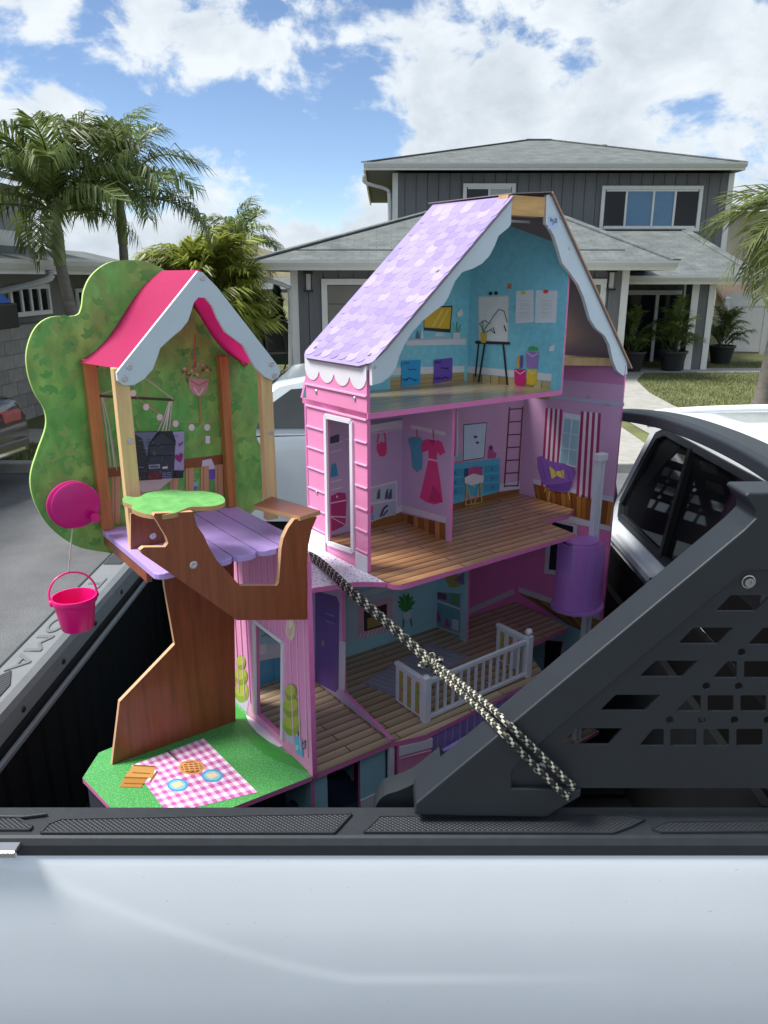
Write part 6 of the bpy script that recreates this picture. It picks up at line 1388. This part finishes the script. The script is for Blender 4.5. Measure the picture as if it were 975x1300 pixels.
d_.p([(350, 610), (520, 600), (525, 660), (350, 670)], '#8d96a6').p([(370, 625), (500, 618), (500, 648), (370, 655)], '#3c434f').p([(340, 720), (540, 700), (545, 835), (330, 845)], '#5a1f22').p([(560, 640), (640, 630), (640, 665), (560, 670)], '#c3c7d6')
for i in range(4): d_.l([(555, 740 + i * 25), (700, 725 + i * 27)], 9, '#8a8fb0')
d_.l([(350, 280), (545, 95), (760, 250)], 16, '#11141a').l([(340, 310), (730, 290)], 12, '#11141a').l([(345, 470), (735, 460)], 12, '#11141a')
rk = random.Random(8)
for i in range(70): x, y = rk.uniform(120, 720), rk.uniform(200, 820); a = rk.choice((0, 0, 1.57, 1.4, .2)); l_ = rk.uniform(20, 80); d_.k = 9; d_.l([(x, y), (min(720, x + l_ * math.cos(a)), min(830, y + l_ * math.sin(a)))], rk.uniform(3, 7), rk.choice(('#5d6778', '#7f8a9a', '#171a22', '#454d5c')))
d_.k = 10; d_.p([(800, 270), (825, 285), (870, 245), (880, 265), (820, 330)], '#7d2f8f').p([(735, 480), (770, 450), (800, 460), (840, 425), (875, 440), (868, 500), (840, 570), (790, 545)], '#861a6d').l([(740, 170), (780, 150), (800, 190)], 12, '#a05ab0').p([(740, 700), (890, 690), (850, 800), (770, 815)], '#1d2230'); d_.done('drawing', e_)
# notes stuck in the attic
for nm, lab, pts, c, ink in (('sticky_note', 'blue handwritten note stuck low on the attic back wall', [(118, 655), (211, 650), (209, 772), (116, 786)], '#1f9ad6', [(125, 660), (130, 690), (150, 668), (158, 690), (150, 700), (175, 698), (190, 690)]), ('sticky_note', 'purple handwritten note stuck low on the attic wall beside the blue one', [(278, 650), (369, 640), (367, 750), (276, 770)], '#6c4bb4', [(282, 655), (284, 672), (300, 690), (320, 684), (340, 690)])):
    cs = [on_pl(x, y, (0, BK - .003, 0), nB) for x, y in Zf(pts)]; base = (cs[2] + cs[3]) / 2
    e_, p_ = rooted(nm, lab, 'note', base); cs = [q - p_ for q in cs]; G().slab(cs, (0, .0006, 0)).build('paper', pm(c), e_)
    d_ = CP((0, BK - .003, 0), nB, Zf); x0 = pts[3][0]; y0 = pts[0][1]; rk = random.Random(x0)
    for r_, (xs, xe, yy) in enumerate(((6, 40, 12), (34, 74, 42), (4, 78, 92))):
        x = x0 + xs; P = []
        while x < x0 + xe: P.append((x, y0 + yy + rk.uniform(-9, 9))); x += rk.uniform(3, 6)
        d_.l(P, 4.0, '#1b2f6e' if nm and c == '#1f9ad6' else '#2a1760')
    d_.done('handwriting', e_)
# price sticker
tg_ = [on_pl(x, y, (0, -.0146, 0), nB) for x, y in zoomfn(680, 240, 21.67)([(372, 738), (612, 745), (605, 1085), (340, 1085)])]
e_, p_ = rooted('price_sticker', 'small white price sticker reading 50 dollars on the right gable board', 'sticker', (tg_[2] + tg_[3]) / 2)
G().slab([q - p_ for q in tg_], (0, .0004, 0)).build('paper', mat('sticker_paper', '#b7cdee', .5, .03), e_)
d_ = CP((0, -.0146, 0), nB, zoomfn(680, 240, 21.67)); I = '#1b2440'
d_.l([(432, 800), (405, 812), (400, 835), (425, 850), (430, 875), (405, 890)], 14, I).l([(420, 780), (412, 915)], 9, I)
d_.l([(500, 830), (455, 845), (452, 885), (485, 890), (500, 915), (490, 955), (455, 972), (435, 950)], 15, I)
d_.l([(545, 805), (528, 850), (530, 905), (548, 930), (572, 915), (578, 860), (568, 820), (545, 805)], 15, I)
d_.done('handwriting', e_)
# camouflage cord: doubled, over the porch floor and down to the rack
m_ck = [mat('cord_black', (.012, .012, .012), .8, .1), mat('cord_cream', (.50, .49, .40), .85, .1), mat('cord_olive', (.13, .135, .09), .85, .1)]
def cord_part(path, rad, name, parent, org, seed=0):
    pts = smoothline(path, 10); tot = sum((pts[i + 1] - pts[i]).length for i in range(len(pts) - 1)); nseg = max(8, int(tot / .0030)); P = [pts[0]]; acc = 0; step = tot / nseg; i = 0; cur = pts[0].copy()
    for k in range(1, nseg + 1):
        need = step
        while i < len(pts) - 1 and (pts[i + 1] - cur).length < need: need -= (pts[i + 1] - cur).length; cur = pts[i + 1].copy(); i += 1
        if i < len(pts) - 1: cur = cur + (pts[i + 1] - cur).normalized() * need
        P.append(cur.copy())
    rk = random.Random(seed); g = G(); n = 8; rads = [rad * (1 + .06 * math.sin(k * 1.57) + .03 * rk.random()) for k in range(len(P))]
    g.tube([p - org for p in P], rads, n); M = []
    for k in range(len(P) - 1):
        for j in range(n): q = (k // 2 + j) % 4; q2 = (k // 2 - j) % 4; v = 1 if q == 0 else (2 if q2 == 0 else 0); M.append(v if rk.random() < .95 else 0)
    M += [0, 0]; g.M = M
    o = obj(name, new_mesh(name, g.V, g.F, m_ck, g.M, True), parent); return o
A = to_world(on_pl(402, 711, (0, 0, Z2 + .010), (0, 0, 1))); K = on_y(548, 842, 1.43); E = on_y(722, 1004, YF - .012)
A2 = to_world(on_pl(376, 700, (0, 0, Z2 + .010), (0, 0, 1)))
rp0 = empty('tie_down_cord', E); tag(rp0, 'black and cream braided cord tying the dollhouse to the bed rack', 'rope')
dv3 = (E - A).normalized(); pd = dv3.cross(Vector((0, 1, 0))).normalized() * .0075
ED = to_world(on_pl(446, 752, (0, 0, Z2 + .011), (0, 0, 1)))
BK1 = on_y(612, 899, YF + .080) + Vector((0, 0, .004)); FR1 = on_y(640, 926, YF - .006) + Vector((0, 0, .003))
cord_part([A2 + pd * .6, A + pd * .7, ED + pd * .8, ED.lerp(K, .5) + pd * .95, K + pd * .8, BK1 + pd * 1.2, FR1 + pd * 1.4, FR1.lerp(E, .5) + pd * 1.6, E + pd * 1.5, E + pd * 1.2 + Vector((0.004, .022, -.008))], .0062, 'strand', rp0, E, 1)
cord_part([A2 - pd * .6, A - pd * .5, ED - pd * .5, ED.lerp(K, .5) - pd * .4, K - pd * .7, BK1 - pd * 1.1, FR1 - pd * 1.3, FR1.lerp(E, .5) - pd * 1.5, E - pd * 1.5, E - pd * 1.4 + Vector((0.004, .022, -.008))], .0062, 'strand', rp0, E, 2)
u = dv3; v = pd.normalized(); w = u.cross(v)
kn = [K + u * (.017 * math.cos(t * .5)) + v * (.015 * math.sin(t * .9)) + w * (.014 * math.cos(t * 1.3)) for t in range(18)]
cord_part(kn, .0062, 'knot', rp0, E, 3)
# dark blue moving bag and a cord end under the first floor
bg = to_world((-.06, .02, 0)); t = empty('blue_bag', (bg.x, bg.y, .781)); tag(t, 'crumpled dark blue cloth bag lying in the bed under the dollhouse', 'bag')
V = []; Fc = []; nu, nv = 40, 16; rk = random.Random(4)
from mathutils import noise as mnoise
for i in range(nv + 1):
    th = math.pi * i / nv
    for j in range(nu):
        ph_ = 2 * math.pi * j / nu; d = Vector((math.sin(th) * math.cos(ph_), math.sin(th) * math.sin(ph_), math.cos(th))); k = 1 + .35 * mnoise.noise(d * 3.1) + .16 * mnoise.noise(d * 8)
        V.append((d.x * .30 * k, d.y * .13 * k, max(0, .12 + d.z * .14 * k)))
for i in range(nv):
    for j in range(nu): Fc.append((i * nu + j, i * nu + (j + 1) % nu, (i + 1) * nu + (j + 1) % nu, (i + 1) * nu + j))
o = G().add(V, Fc).build('cloth', mat('navy_cloth', (.018, .035, .085), .8, .2, 10, .4, 60), t, smooth=True); t.rotation_euler = (0, 0, PHI)
